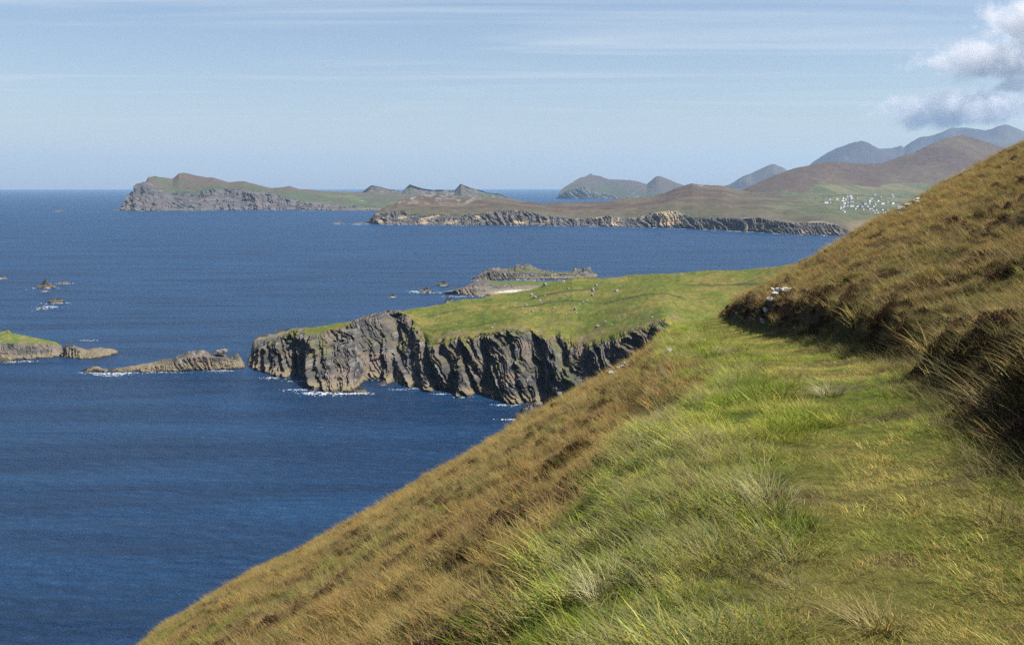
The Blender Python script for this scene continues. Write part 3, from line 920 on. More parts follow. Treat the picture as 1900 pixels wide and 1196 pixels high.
def heather(n, rad_, h, leaf, seed):
    r_ = np.random.default_rng(seed)
    vs, fs, cs = [], [], []
    for i in range(n):
        a = r_.uniform(0, 2 * np.pi); e = math.asin(r_.uniform(0.02, 1)); q = r_.uniform(0.55, 1.0)
        c0 = np.array([rad_ * q * math.cos(a) * math.cos(e), rad_ * q * math.sin(a) * math.cos(e), h * q * math.sin(e) - 0.02])
        up = np.array([math.cos(a) * math.cos(e) * 0.7, math.sin(a) * math.cos(e) * 0.7, 0.5 + math.sin(e)]) + r_.normal(0, 0.45, 3)
        up /= np.linalg.norm(up)
        sd = np.cross(up, r_.normal(0, 1, 3)); sd /= np.linalg.norm(sd)
        L_ = leaf * r_.uniform(0.6, 1.6)
        b0 = len(vs)
        vs += [c0 - sd * L_ * 0.22, c0 + sd * L_ * 0.22, c0 + up * L_ + sd * L_ * 0.1]
        fs.append((b0, b0 + 1, b0 + 2))
        k = r_.uniform(0.55, 1.4)
        col = np.array([k, k, k]) * (np.array([1.2, 0.9, 1.1]) if r_.uniform() < 0.15 else 1)
        cs += [col] * 3
    return np.array(vs), np.array(fs), np.array(cs)


def protos(name, gens, mat):
    cl = bpy.data.collections.new(name)
    for g_ in gens:
        v_, f_, c_ = g_
        o = bpy.data.objects.new(name, mesh_from(name, v_, f_, None, False, mat))
        at = o.data.color_attributes.new('Col', 'FLOAT_COLOR', 'POINT')
        cc = np.ones((len(v_), 4), np.float32); cc[:, :3] = c_
        at.data.foreach_set('color', cc.ravel())
        cl.objects.link(o)
    return cl


PR = {
    'short': protos('sward_tuft', [blades(64, 0.13, 0.012, 0.06, 0.0042, 0.6, 0.8, 2, s, 0.10) for s in (1, 2, 3)], M_blade),
    'green': protos('green_tuft', [blades(58, 0.11, 0.03, 0.115, 0.0056, 0.7, 0.65, 3, s) for s in (4, 5, 6)], M_blade),
    'pale': protos('pale_tuft', [blades(40, 0.08, 0.07, 0.19, 0.0040, 0.9, 0.5, 4, s) for s in (7, 8, 9)], M_blade),
    'moor': protos('moor_tuft', [blades(60, 0.14, 0.035, 0.135, 0.0052, 0.6, 0.6, 3, s) for s in (10, 11, 12)], M_blade),
    'heather': protos('heather_sprig', [heather(700, 0.16, 0.18, 0.026, s) for s in (13, 14, 15)], M_twig),
}


def scatter(name, pts, scl, tint, cl, label, mat, tilt=0.25):
    n = len(pts)
    me = bpy.data.meshes.new(name)
    me.vertices.add(n)
    me.vertices.foreach_set('co', np.asarray(pts, np.float32).ravel())
    rot = np.zeros((n, 3), np.float32)
    rot[:, 2] = rng.uniform(0, 6.283, n)
    rot[:, 0] = rng.normal(0, tilt * 0.4, n)
    rot[:, 1] = rng.normal(-0.12, tilt * 0.4, n) * 0
    a = me.attributes.new('rot', 'FLOAT_VECTOR', 'POINT'); a.data.foreach_set('vector', rot.ravel())
    a = me.attributes.new('scl', 'FLOAT', 'POINT'); a.data.foreach_set('value', np.asarray(scl, np.float32))
    a = me.attributes.new('tint', 'FLOAT_COLOR', 'POINT')
    tc = np.ones((n, 4), np.float32); tc[:, :3] = np.clip(tint, 0, 1)
    a.data.foreach_set('color', tc.ravel())
    me.materials.append(mat)
    o = link(name, me)
    ng = bpy.data.node_groups.new(name, 'GeometryNodeTree')
    ng.interface.new_socket('Geometry', in_out='INPUT', socket_type='NodeSocketGeometry')
    ng.interface.new_socket('Geometry', in_out='OUTPUT', socket_type='NodeSocketGeometry')
    gi = ng.nodes.new('NodeGroupInput'); go = ng.nodes.new('NodeGroupOutput')
    iop = ng.nodes.new('GeometryNodeInstanceOnPoints')
    ci = ng.nodes.new('GeometryNodeCollectionInfo')
    ci.inputs['Collection'].default_value = cl
    ci.inputs['Separate Children'].default_value = True
    ci.inputs['Reset Children'].default_value = True
    iop.inputs['Pick Instance'].default_value = True
    na_ = ng.nodes.new('GeometryNodeInputNamedAttribute'); na_.data_type = 'FLOAT_VECTOR'; na_.inputs['Name'].default_value = 'rot'
    ns_ = ng.nodes.new('GeometryNodeInputNamedAttribute'); ns_.data_type = 'FLOAT'; ns_.inputs['Name'].default_value = 'scl'
    ri = ng.nodes.new('FunctionNodeRandomValue'); ri.data_type = 'INT'
    ng.links.new(gi.outputs[0], iop.inputs['Points'])
    ng.links.new(ci.outputs[0], iop.inputs['Instance'])
    ng.links.new(na_.outputs['Attribute'], iop.inputs['Rotation'])
    ng.links.new(ns_.outputs['Attribute'], iop.inputs['Scale'])
    for sk in ri.inputs:
        if sk.name == 'Max' and sk.type == 'INT':
            sk.default_value = 2
    for sk in ri.outputs:
        if sk.type == 'INT':
            ng.links.new(sk, iop.inputs['Instance Index'])
    ng.links.new(iop.outputs[0], go.inputs[0])
    md = o.modifiers.new('scatter', 'NODES')
    md.node_group = ng
    return tag(o, label, kind='stuff')


def sample(r0, r1, per_m2, kmax=0.64):
    th_ = math.atan(kmax)
    n = int(th_ * (r1 * r1 - r0 * r0) * per_m2)
    r_ = np.sqrt(rng.uniform(r0 * r0, r1 * r1, n))
    a = rng.uniform(-th_, th_, n)
    return r_ * np.sin(a), r_ * np.cos(a), r_


buckets = {k: [[], [], []] for k in PR}


def put(kind, x, y, s, tint):
    z = hill_h(x, y)
    buckets[kind][0].append(np.stack([x, y, z], -1))
    buckets[kind][1].append(s)
    buckets[kind][2].append(tint)


def jit(c, n, a=0.18):
    k = 1 + rng.normal(0, a, (n, 1))
    h = 1 + rng.normal(0, a * 0.35, (n, 3))
    return np.asarray(c) * np.clip(k, 0.45, 1.8) * h


for r0, r1, dn, sc in ((1.6, 5, 430, 0.8), (5, 9, 270, 0.9), (9, 16, 120, 1.0), (16, 30, 42, 1.15), (30, 50, 22, 1.3), (50, 92, 11, 1.5)):
    x, y, r_ = sample(r0, r1, dn)
    d, tr, lush, bnk, heath, gp, n1, n2, n3 = zones(x, y)
    cl_ = fbm(x / 0.55, y / 0.55, 0 * x, 3, 251)
    sc = sc * np.clip(0.95 + 1.3 * cl_, 0.35, 1.9)
    pick = rng.uniform(0, 1, len(x))
    isT = pick < tr
    bare = bare_earth(x, y)
    k_ = isT & (rng.uniform(0, 1, len(x)) > bare * 0.85)
    col = lerp3((0.180, 0.215, 0.032), (0.385, 0.315, 0.095), sst(-0.3, 0.35, 0.8 * n1 + 0.5 * n3 + 0.5 * cl_ + rng.normal(0, 0.2, len(x))))
    put('short', x[k_], y[k_], np.minimum(sc[k_], 0.95) * rng.uniform(0.6, 1.25, k_.sum()), col[k_] * jit((1, 1, 1), k_.sum()))
    pick2 = rng.uniform(0, 1, len(x))
    isL = ~isT & ((pick2 < lush) | ((d > -2.0) & (d < 0.03) & (y < 46)))
    tall = sst(-0.05, 0.35, n1 + 0.4 * n3)
    p3 = rng.uniform(0, 1, len(x))
    a_ = isL & (p3 > tall * 0.4)
    col = lerp3((0.135, 0.185, 0.020), (0.360, 0.350, 0.078), sst(-0.4, 0.4, n3 + rng.normal(0, 0.25, len(x))))
    put('green', x[a_], y[a_], sc[a_] * rng.uniform(0.7, 1.35, a_.sum()), col[a_] * jit((1, 1, 1), a_.sum()))
    a_ = isL & (p3 <= tall * 0.4)
    col = lerp3((0.30, 0.26, 0.12), (0.20, 0.20, 0.07), rng.uniform(0, 1, len(x)))
    put('pale', x[a_], y[a_], sc[a_] * rng.uniform(0.7, 1.25, a_.sum()), col[a_] * jit((1, 1, 1), a_.sum()))
    rest = ~isT & ~isL
    p4 = rng.uniform(0, 1, len(x))
    h_ = rest & ((d > 0.03) | (d < -2.9)) & (p4 < np.maximum(heath * np.where(d > 0.8, 0.22, 0.36), bnk * 0.6))
    col = lerp3((0.075, 0.056, 0.030), (0.135, 0.082, 0.048), rng.uniform(0, 1, len(x)))
    put('heather', x[h_], y[h_], np.minimum(sc[h_], 1.0) * rng.uniform(0.5, 1.05, h_.sum()), col[h_] * jit((1, 1, 1), h_.sum()))
    o_ = rest & ~h_
    g2 = o_ & (rng.uniform(0, 1, len(x)) < gp * 0.55 + 0.04)
    put('green', x[g2], y[g2], sc[g2] * rng.uniform(0.7, 1.2, g2.sum()), jit((0.17, 0.175, 0.04), g2.sum()))
    o_ = o_ & ~g2
    col = lerp3((0.300, 0.210, 0.072), (0.230, 0.182, 0.068), sst(-0.35, 0.35, n2 * 0.6 + n3 * 0.5 + rng.normal(0, 0.2, len(x))))
    col = lerp3(col, (0.150, 0.094, 0.045), sst(-0.25, 0.45, n1 - 0.5 * cl_ + rng.normal(0, 0.25, len(x))) * 0.6)
    put('moor', x[o_], y[o_], sc[o_] * rng.uniform(0.6, 1.25, o_.sum()), col[o_] * jit((1, 1, 1), o_.sum()))
# the close turf of the path itself
for y0, y1, dn in ((2.0, 6.0, 900), (6.0, 11.0, 520), (11.0, 24.0, 200), (24.0, 46.0, 70)):
    n_ = int((y1 - y0) * 2.4 * dn)
    y = rng.uniform(y0, y1, n_)
    x = smooth_interp(y, 1) + rng.uniform(-2.2, 0.2, n_)
    d, tr, lush, bnk, heath, gp, n1, n2, n3 = zones(x, y)
    be = bare_earth(x, y)
    k_ = rng.uniform(0, 1, n_) < (0.35 * lush + tr) * (1 - 0.92 * be)
    col = lerp3((0.120, 0.175, 0.022), (0.300, 0.255, 0.075), sst(-0.35, 0.4, 0.9 * n1 + 0.6 * n3 + rng.normal(0, 0.22, n_)))
    put('short', x[k_], y[k_], (0.45 if y0 < 11 else 0.8) * rng.uniform(0.7, 1.3, k_.sum()), col[k_] * jit((1, 1, 1), k_.sum(), 0.25))
# long grass hanging over the foot of the bank, near the camera
y = rng.uniform(2, 20, 900)
x = smooth_interp(y, 1) + rng.normal(0.25, 0.3, len(y))
put('pale', x, y, rng.uniform(0.8, 1.4, len(y)), lerp3((0.12, 0.12, 0.04), (0.24, 0.19, 0.08), rng.uniform(0, 1, len(y))))

NM = {'short': ('short_grass', 'short trampled olive grass on the path'), 'green': ('green_grass', 'lush green grass along the verge'), 'pale': ('pale_grass', 'long straw coloured grass among the green'),
      'moor': ('moor_grass', 'golden brown moor grass covering the hillside'), 'heather': ('heather', 'dark brown heather on the bank and slope')}
ntot = 0
for k, (p_, s_, t_) in buckets.items():
    p_, s_, t_ = np.concatenate(p_), np.concatenate(s_), np.concatenate(t_)
    ntot += len(p_)
    scatter(NM[k][0], p_, s_, t_, PR[k], NM[k][1], M_twig if k == 'heather' else M_blade)
print('tufts', {k: sum(len(a) for a in v[0]) for k, v in buckets.items()})


# ------------------------------------------------------------------ stones
def ico(sub_=2):
    import bmesh
    bm = bmesh.new()
    bmesh.ops.create_icosphere(bm, subdivisions=sub_, radius=1.0)
    bm.verts.ensure_lookup_table()
    v = np.array([x.co[:] for x in bm.verts])
    f = np.array([[w.index for w in p.verts] for p in bm.faces])
    bm.free()
    return v, f


ICO = {k: ico(k) for k in (1, 2, 3, 4)}


def stone_mesh(name, sx, sy, sz, seed, sub_=2, base=(0.40, 0.385, 0.35), block=0.5, mat=None):
    v, f = ICO[sub_]
    v = v.copy()
    m_ = np.max(np.abs(v), axis=1, keepdims=True)
    v = v * (1 - block) + v / m_ * block
    n_ = fbm(v[:, 0] * 1.3 + seed * 3.1, v[:, 1] * 1.3, v[:, 2] * 1.3, 3, seed)
    v = v * (1 + 0.35 * n_[:, None])
    v = v * np.array([sx, sy, sz])
    k = 1 + 0.5 * fbm(v[:, 0] / sx * 1.5, v[:, 1] / sy * 1.5, v[:, 2] / sz * 1.5 + seed, 3, seed + 2)
    return mesh_from(name, v, f, np.asarray(base)[None, :] * k[:, None], False, mat or M_stone)


# ruined bits of dry stone wall standing on the slope
def ground_at(u, v):
    kx, kz = ray(u, v)
    rs = np.linspace(4, 95, 2500)
    d_ = CAMZ + kz * rs - hill_h(kx * rs, rs)
    i = np.argmax(d_ < 0) if (d_ < 0).any() else np.argmin(d_)
    return float(kx * rs[i]), float(rs[i])


def outcrop(u, v, wpx, n, label, seed, lean):
    x0, y0 = ground_at(u, v)
    w = wpx / FPX * math.hypot(x0, y0)
    r_ = random.Random(seed)
    e = bpy.data.objects.new('stone_outcrop', None)
    COL.objects.link(e)
    e.location = (x0, y0, float(hill_h(x0, y0)))
    tag(e, label, 'outcrop', 'stone outcrops on the hillside')
    for i in range(n):
        f = (i + 0.5) / n - 0.5
        sx = w * r_.uniform(0.12, 0.2)
        o = link('stone', stone_mesh('stone', sx, sx * r_.uniform(0.6, 0.9), sx * r_.uniform(0.20, 0.36), seed * 20 + i, 2, (0.40, 0.385, 0.345)), e)
        dx = f * w + r_.uniform(-.05, .05) * w
        dy = r_.uniform(-0.12, 0.12) * w
        zz = float(hill_h(x0 + dx, y0 + dy)) - e.location.z
        o.location = (dx, dy, zz + 0.05 + 0.06 * w + (r_.uniform(0.0, 0.16) * w if i % 2 else 0.02))
        o.rotation_euler = (r_.uniform(-.25, .25), lean + r_.uniform(-.25, .25), r_.uniform(0, 3))
    return e


outcrop(1440, 549, 50, 9, 'line of pale tilted stones on the slope above the path end', 3, -0.45)
outcrop(1684, 386, 38, 8, 'pale broken stone ledge on the skyline of the brown slope', 4, -0.1)
outcrop(1150, 690, 38, 8, 'flat grey slabs at the slope edge above the cliffs', 5, -0.35)
x0, y0 = ground_at(1242, 658)
o = link('stone', stone_mesh('stone', 0.09, 0.08, 0.07, 77, 2, (0.5, 0.48, 0.44)))
o.location = (x0, y0, float(hill_h(x0, y0)) + 0.06)
tag(o, 'single white stone on the slope edge below the path end', 'stone')

# grass tussocks that stand out singly
def tussock(u, v, h, n, tint, label, seed, splay, nm='grass_tussock'):
    x0, y0 = ground_at(u, v)
    v_, f_, c_ = blades(n * 2, 0.16 * h / 0.4, 0.25 * h, h, 0.0035, 0.9, splay, 5, seed)
    me = mesh_from(nm, v_, f_, np.asarray(tint)[None, :] * c_, False, M_tuss)
    o = link(nm, me)
    o.location = (x0, y0, float(hill_h(x0, y0)))
    return tag(o, label, 'grass tussock', 'single grass tussocks')


M_tuss = mat_col('tussock straw', noise=0.15, scale=8.0, rough=0.7)
tussock(1130, 1110, 0.30, 150, (0.34, 0.31, 0.16), 'bleached straw tussock standing at the edge of the green verge', 301, 0.35)
tussock(1632, 1168, 0.20, 120, (0.22, 0.18, 0.075), 'wispy tan tuft spreading from the trodden grass of the path', 302, 0.75)
tussock(1420, 925, 0.24, 140, (0.29, 0.27, 0.12), 'pale feathery tussock in the middle of the lush verge', 303, 0.4)
tussock(1540, 735, 0.28, 150, (0.30, 0.28, 0.15), 'whitish tall tussock on the far verge beside the path', 304, 0.4)
tussock(1888, 775, 0.55, 130, (0.26, 0.20, 0.085), 'arching tan grass clump overhanging the dark bank', 305, 0.6)
tussock(1790, 700, 0.40, 90, (0.15, 0.135, 0.055), 'thin green and tan grass clump in the shaded bank', 306, 0.7)

# boulders on the green headland
bv = bvh_of(headland)
big = [(1011, 530, 10, 1.5), (986, 548, 8, 1.3), (993, 552, 9, .9), (1002, 558, 7, .8), (1011, 549, 5, 1), (976, 566, 6, 1.2), (969, 572, 7, .6), (956, 562, 6, .7), (988, 578, 7, .9), (1028, 571, 6, .9),
       (1050, 583, 5, .8), (1067, 575, 7, 1.8), (1068, 581, 7, .8), (1051, 547, 5, .8), (1060, 565, 4, .9), (1045, 523, 9, .9), (1054, 536, 5, 1), (1067, 520, 5, 1.8), (1100, 541, 8, 2.0), (1106, 531, 7, 1.5),
       (1099, 549, 7, 1.6), (1089, 558, 7, .6), (1082, 561, 5, .8), (1074, 565, 5, .7), (1057, 558, 4, .9), (1144, 540, 9, .8), (1186, 537, 4, .6), (1124, 597, 7, .6), (1109, 605, 9, .6), (1134, 603, 5, .9),
       (1148, 588, 6, .7), (1096, 583, 3, .9), (1210, 589, 6, .8), (1257, 566, 4, .8), (1184, 606, 5, 1), (1034, 612, 4, .9), (1178, 525, 5, .5), (823, 574, 5, .6), (813, 580, 4, .8), (812, 586, 4, 1), (917, 603, 5, .8), (913, 608, 7, .6), (1004, 562, 5, .7), (1017, 556, 4, .8), (1041, 550, 4, .7)]
rb = random.Random(5)
spots = [(a, b_, c_, d_, True) for a, b_, c_, d_ in big]
for i in range(110):
    if rb.random() < 0.7:
        uu_, vv_ = rb.gauss(1045, 50), rb.gauss(556, 18)
    else:
        uu_, vv_ = rb.uniform(800, 1300), rb.uniform(540, 620)
    spots.append((uu_, vv_, rb.uniform(1.2, 3.4), rb.uniform(.5, 1.1), False))
BM = [stone_mesh('boulder', 1, 0.9, 0.8, 400 + i, 2, (0.29, 0.28, 0.25), 0.35, M_rock) for i in range(5)]
SPECIAL = {0: 'square grey boulder high on the green slope near the shore flat', 18: 'tallest pale rock pillar on the green headland slope', 11: 'upright dark boulder low in the middle of the green slope', 15: 'pale boulder pair at the skyline of the headland', 25: 'lone pale slab in open grass right of the pillar rocks', 34: 'white boulder at the very lip of the shaded cliff'}
for i, (uu_, vv_, w_, asp, isbig) in enumerate(spots):
    loc, nrm, fi, dist = hit(bv, uu_, vv_)
    if loc is None or nrm.z * (1 if nrm.z > 0 else -1) < 0.6 or loc.y > 900:
        continue
    r_ = w_ / FPX * loc.y * (0.42 if isbig else 0.34)
    o = link('boulder', BM[i % 5])
    o.location = loc + Vector((0, 0, r_ * asp * 0.25))
    o.scale = (r_ * rb.uniform(.85, 1.15), r_ * rb.uniform(.7, 1.1), r_ * asp)
    o.rotation_euler = (rb.uniform(-.2, .2), rb.uniform(-.2, .2), rb.uniform(0, 6.28))
    where = ('in the grass near the gully at the seaward end of the pasture' if uu_ < 900 else 'just above the lip of the shaded cliff' if vv_ > 594 else 'in the left cluster beside the shore flat' if uu_ < 1016 and vv_ < 585
             else 'high in the boulder field under the headland skyline' if uu_ < 1082 and vv_ < 545 else 'in the middle of the boulder field' if uu_ < 1082 and vv_ < 569 else 'low in the boulder field above the bare turf' if uu_ < 1090
             else 'in the row below the tall pillar rocks' if uu_ < 1116 else 'alone in the open turf beyond the pillar rocks' if uu_ < 1200 else 'on the far pasture towards the brown slope')
    look = ('upright grey boulder ' if asp >= 1.3 else 'flat grey boulder ' if asp <= 0.65 else 'rounded grey boulder ') if isbig else ('tiny pale stone ' if w_ < 2.1 else 'small pale stone ')
    tag(o, SPECIAL.get(i, look + where), 'boulder', ('boulders ' if isbig else 'small stones ') + 'on the headland pasture')

# rocks standing in the sea
FOAM = []


def sea_rock(u, vbase, wpx, hpx, label, seed, peaks=((0, 1.0, .5),), foam=1.0, nm='sea_rock'):
    d_ = float(on_sea(u, vbase))
    kx, _ = ray(u, vbase)
    sx = wpx / FPX * d_ * 0.5
    hz = hpx / FPX * d_
    sy = max(sx * 0.5, hz * 0.6)
    n = 44
    a = np.linspace(-1, 1, n)
    gx_, gy_ = np.meshgrid(a, a)
    r_ = np.hypot(gx_, gy_)
    base = np.clip(1 - r_ ** 2.2, -0.25, 1)
    prof = 0.32 * base
    for pc, ph, pw in peaks:
        prof = prof + ph * 0.75 * np.exp(-(((gx_ - pc) / pw) ** 2 + (gy_ / 0.6) ** 2)) * np.clip(base * 2.5, 0, 1)
    nn = ridged(gx_ * 3 + seed, gy_ * 3, 0 * gx_, 4, seed) - 0.6
    prof = prof * (1 + 0.35 * nn) + 0.10 * nn * np.clip(base * 2, 0, 1) - 0.03
    prof /= max(prof.max(), 1e-3)
    P = np.stack([gx_ * sx, gy_ * sy, np.where(base < 0, -1.5, prof * hz)], -1)
    P[..., 0] += 0.08 * sx * fbm(gx_ * 3, gy_ * 3, 0 * gx_, 3, seed + 1)
    c = rock_colour(P + np.array([seed * 13.0, 0, 0]), 1.0, min(4.5, hz * 0.6)) * 0.8
    o = link(nm, mesh_from(nm, P.reshape(-1, 3), grid_faces(n, n), c.reshape(-1, 3), False, M_rock))
    o.location = (float(kx) * d_, d_, 0)
    tag(o, label, 'rock', 'rocks standing in the sea')
    if foam:
        FOAM.append((u, vbase + 0.6, wpx * 0.75 * foam, 2.2 * foam))
    return o


sea_rock(85, 533, 44, 17, 'pointed rock stack with a tall tip off the islet', 501, ((0.0, 1.0, .22), (0.1, .45, .6)))
sea_rock(84, 539.5, 20, 3, 'tiny dark rock just in front of the pointed stack', 502, foam=.6)
sea_rock(118, 524.5, 26, 4, 'flat wave washed rock behind the pointed stack', 503, ((-.2, .6, .5), (.3, .6, .4)), foam=1.1)
sea_rock(103, 561, 38, 9, 'twin humped dark rock ringed with white surf', 504, ((-.35, .9, .35), (.35, 1.0, .35)), foam=1.5)
sea_rock(76, 570, 16, 3.5, 'low rock nearly buried by breaking foam', 505, foam=2.0)
sea_rock(3, 515, 24, 4, 'small dark rock at the edge of the open sea', 506)
sea_rock(729, 550, 17, 5, 'small rounded rock alone left of the rocky point', 507, ((.1, 1, .6),), foam=.6)
sea_rock(789, 541, 34, 9, 'sloping rock with surf on its seaward side', 508, ((.1, 1, .4),), foam=1.3)
sea_rock(821, 529, 28, 8, 'dark flat topped rock nearest the craggy skerry', 509, ((-.2, .8, .5), (.3, .9, .4)), foam=.4)
sea_rock(833, 560, 19, 9, 'dark rock half hidden by the headland skyline', 510, ((-.3, .8, .3), (.4, 1, .4)), foam=.4)
sea_rock(886, 519, 22, 6, 'low black rock catching a wave beside the skerry', 511, foam=.7)
sea_rock(108, 391, 18, 3.4, 'distant tiny rock far out towards the horizon', 512, foam=.5)
sea_rock(627, 413.5, 20, 3.2, 'distant low rock off the brown peninsula', 513, foam=.8)
sea_rock(668, 414.5, 34, 2.4, 'foam edged reef at the tip of the brown peninsula', 514, foam=.9)
sea_rock(668, 727, 34, 12, 'dark rock at the foot of the pale slab spur', 515, ((.2, 1, .4), (-.4, .6, .4)), foam=1.1)
sea_rock(975, 775, 52, 33, 'grey slanting rock slab beside the brown slope', 516, ((.35, 1, .4), (-.1, .6, .5)), foam=0.9)
sea_rock(712, 713, 22, 9, 'small rock in the mouth of the dark cliff inlet', 517, foam=.4)
sea_rock(10, 670, 40, 8, 'tan shelf rock in front of the grassy islet', 518, ((-.4, .9, .6),), foam=0.8)
# perched block on the reef
d_ = float(on_sea(411, 686)) + 9
kx, kz = ray(411, 647)
o = link('perched_boulder', stone_mesh('perched_boulder', 3.4, 2.0, 1.35, 520, 3, (0.26, 0.225, 0.17), 0.4, M_rock))
o.location = (float(kx) * d_, d_, CAMZ + float(kz) * d_ - 1.7)
o.rotation_euler = (0, -0.12, 0)
tag(o, 'oblong tan boulder perched on top of the reef crest', 'boulder')

# ------------------------------------------------------------------ surf
m = bpy.data.materials.new('surf')
m.use_nodes = True
t = m.node_tree
b = t.nodes['Principled BSDF']
b.inputs['Base Color'].default_value = (0.66, 0.71, 0.74, 1)
b.inputs['Roughness'].default_value = 0.9
g = nd(t, 'ShaderNodeNewGeometry')
n1 = nd(t, 'ShaderNodeTexNoise', inp={'Scale': 0.9, 'Detail': 4.0, 'Roughness': 0.7})
t.links.new(g.outputs['Position'], n1.inputs['Vector'])
t.links.new(maprange(t, n1.outputs[0], 0.36, 0.56), b.inputs['Alpha'])
M_foam = m


def foam_mesh():
    r_ = np.random.default_rng(9)
    vs, fs = [], []

    def blob(cx, cy, rx, ry, z):
        n = 9
        b0 = len(vs)
        ph = r_.uniform(0, 6.28)
        for i in range(n):
            a = 2 * np.pi * i / n
            k = r_.uniform(0.45, 1.25)
            vs.append((cx + rx * k * math.cos(a), cy + ry * k * math.sin(a), z))
        vs.append((cx, cy, z + 0.05))
        for i in range(n):
            fs.append((b0 + i, b0 + (i + 1) % n, b0 + n))

    def patch(u, v, w, h, dens=1.0):
        d0 = float(on_sea(u, v))
        for i in range(int(26 * dens) + 5):
            uu_ = u + r_.normal(0, 0.4) * w
            vv_ = v + abs(r_.normal(0, 0.5)) * h
            d_ = float(on_sea(uu_, vv_))
            kx_, _ = ray(uu_, vv_)
            px_ = d_ / FPX
            rx = r_.uniform(0.3, 2.0) * px_ * (0.5 + w / 40)
            ry = r_.uniform(0.15, 0.55) * px_ * d_ / CAMZ * (0.35 + h / 8)
            blob(float(kx_) * d_, d_, rx, min(ry, rx * 4), 0.08 + 0.01 * r_.uniform())
    for u, v, w, h in FOAM:
        patch(u, v, w, h)
    for u, v, w, h, dn in ((205, 692, 50, 5, 4), (170, 690, 26, 3, 2), (230, 690.5, 40, 3, 2), (300, 690, 70, 1.5, 1.5), (405, 686, 34, 3.5, 2.2), (90, 568, 26, 2.5, 2.5), (25, 670, 22, 3, 1.5), (50, 669, 24, 2.5, 1), (165, 631, 24, 1.5, .8),
                        (555, 722, 40, 3, 2), (590, 727, 46, 6, 5), (640, 729, 60, 4, 4), (690, 704, 28, 1.5, 1), (505, 700, 24, 3, 1.5), (560, 706, 38, 2.5, 2), (775, 720, 24, 2, 1), (820, 730, 22, 2.5, 1.6), (742, 722, 24, 1.5, 1), (860, 736, 26, 2, 1), (940, 750, 40, 3, 2), (945, 777, 26, 3, 2), (905, 733, 14, 1.5, .6), (890, 512, 14, 4, 2), (770, 540, 20, 2.5, 2), (970, 519, 70, 1.2, 1.2), (870, 549, 60, 1.5, 1.5)):
        patch(u, v, w, h, dn)
    # breakers strung along the distant shores
    for u0, u1, w_line, n in ((228, 700, [(228, 391), (300, 392), (460, 390), (560, 390), (700, 392)], 26), (690, 1560, [(690, 414.5), (720, 417), (900, 418.5), (1000, 419), (1100, 420), (1200, 422), (1300, 426), (1400, 431), (1500, 436), (1560, 437)], 60)):
        for i in range(n):
            u = r_.uniform(u0, u1)
            patch(u, float(ip(w_line, u)) - 0.2, r_.uniform(5, 16), 0.7, 0.15)
    # scattered whitecaps
    for i in range(3):
        u, v = r_.uniform(0, 900), r_.uniform(640, 900)
        if v > 1170 - (u - 300) * 0.62 - 60:
            continue
        d_ = float(on_sea(u, v)); kx_, _ = ray(u, v)
        blob(float(kx_) * d_, d_, r_.uniform(.3, .9), r_.uniform(.12, .3), 0.1)
    return np.array(vs), np.array(fs)


v_, f_ = foam_mesh()
tag(link('surf', mesh_from('surf', v_, f_, None, True, M_foam)), 'white surf breaking round the rocks and cliffs', kind='stuff')

# ------------------------------------------------------------------ village
bvp = bvh_of(penin)
bvh2 = bvh_of(brownhill)


def gable(w, dpt, h, rh):
    """walls with gables, and a roof shell a little proud of them"""
    a, b_ = w / 2, dpt / 2
    wv = [(-a, -b_, -2), (a, -b_, -2), (a, b_, -2), (-a, b_, -2), (-a, -b_, h), (a, -b_, h), (a, b_, h), (-a, b_, h), (-a, 0, h + rh), (a, 0, h + rh)]
    wf = [(0, 1, 5, 4), (2, 3, 7, 6), (1, 2, 6, 5), (3, 0, 4, 7), (4, 7, 8), (6, 5, 9)]
    e = 0.35
    rv = [(-a - .2, -b_ - e, h - .15), (a + .2, -b_ - e, h - .15), (a + .2, b_ + e, h - .15), (-a - .2, b_ + e, h - .15), (-a - .2, 0, h + rh + .2), (a + .2, 0, h + rh + .2),
          (-a - .2, -b_ - e, h - .4), (a + .2, -b_ - e, h - .4), (a + .2, b_ + e, h - .4), (-a - .2, b_ + e, h - .4)]
    rf = [(0, 1, 5, 4), (2, 3, 4, 5), (0, 6, 7, 1), (2, 8, 9, 3), (1, 7, 8, 2, 5), (3, 9, 6, 0, 4)]
    return (wv, wf), (rv, rf)


def box(cx, cy, z0, z1, sx, sy):
    v = [(cx + i * sx / 2, cy + j * sy / 2, z) for z in (z0, z1) for i, j in ((-1, -1), (1, -1), (1, 1), (-1, 1))]
    return v, [(0, 1, 5, 4), (1, 2, 6, 5), (2, 3, 7, 6), (3, 0, 4, 7), (4, 5, 6, 7)]


def pyd(name, vf, mat):
    me = bpy.data.meshes.new(name)
    me.from_pydata(vf[0], [], vf[1])
    me.materials.append(mat)
    return me


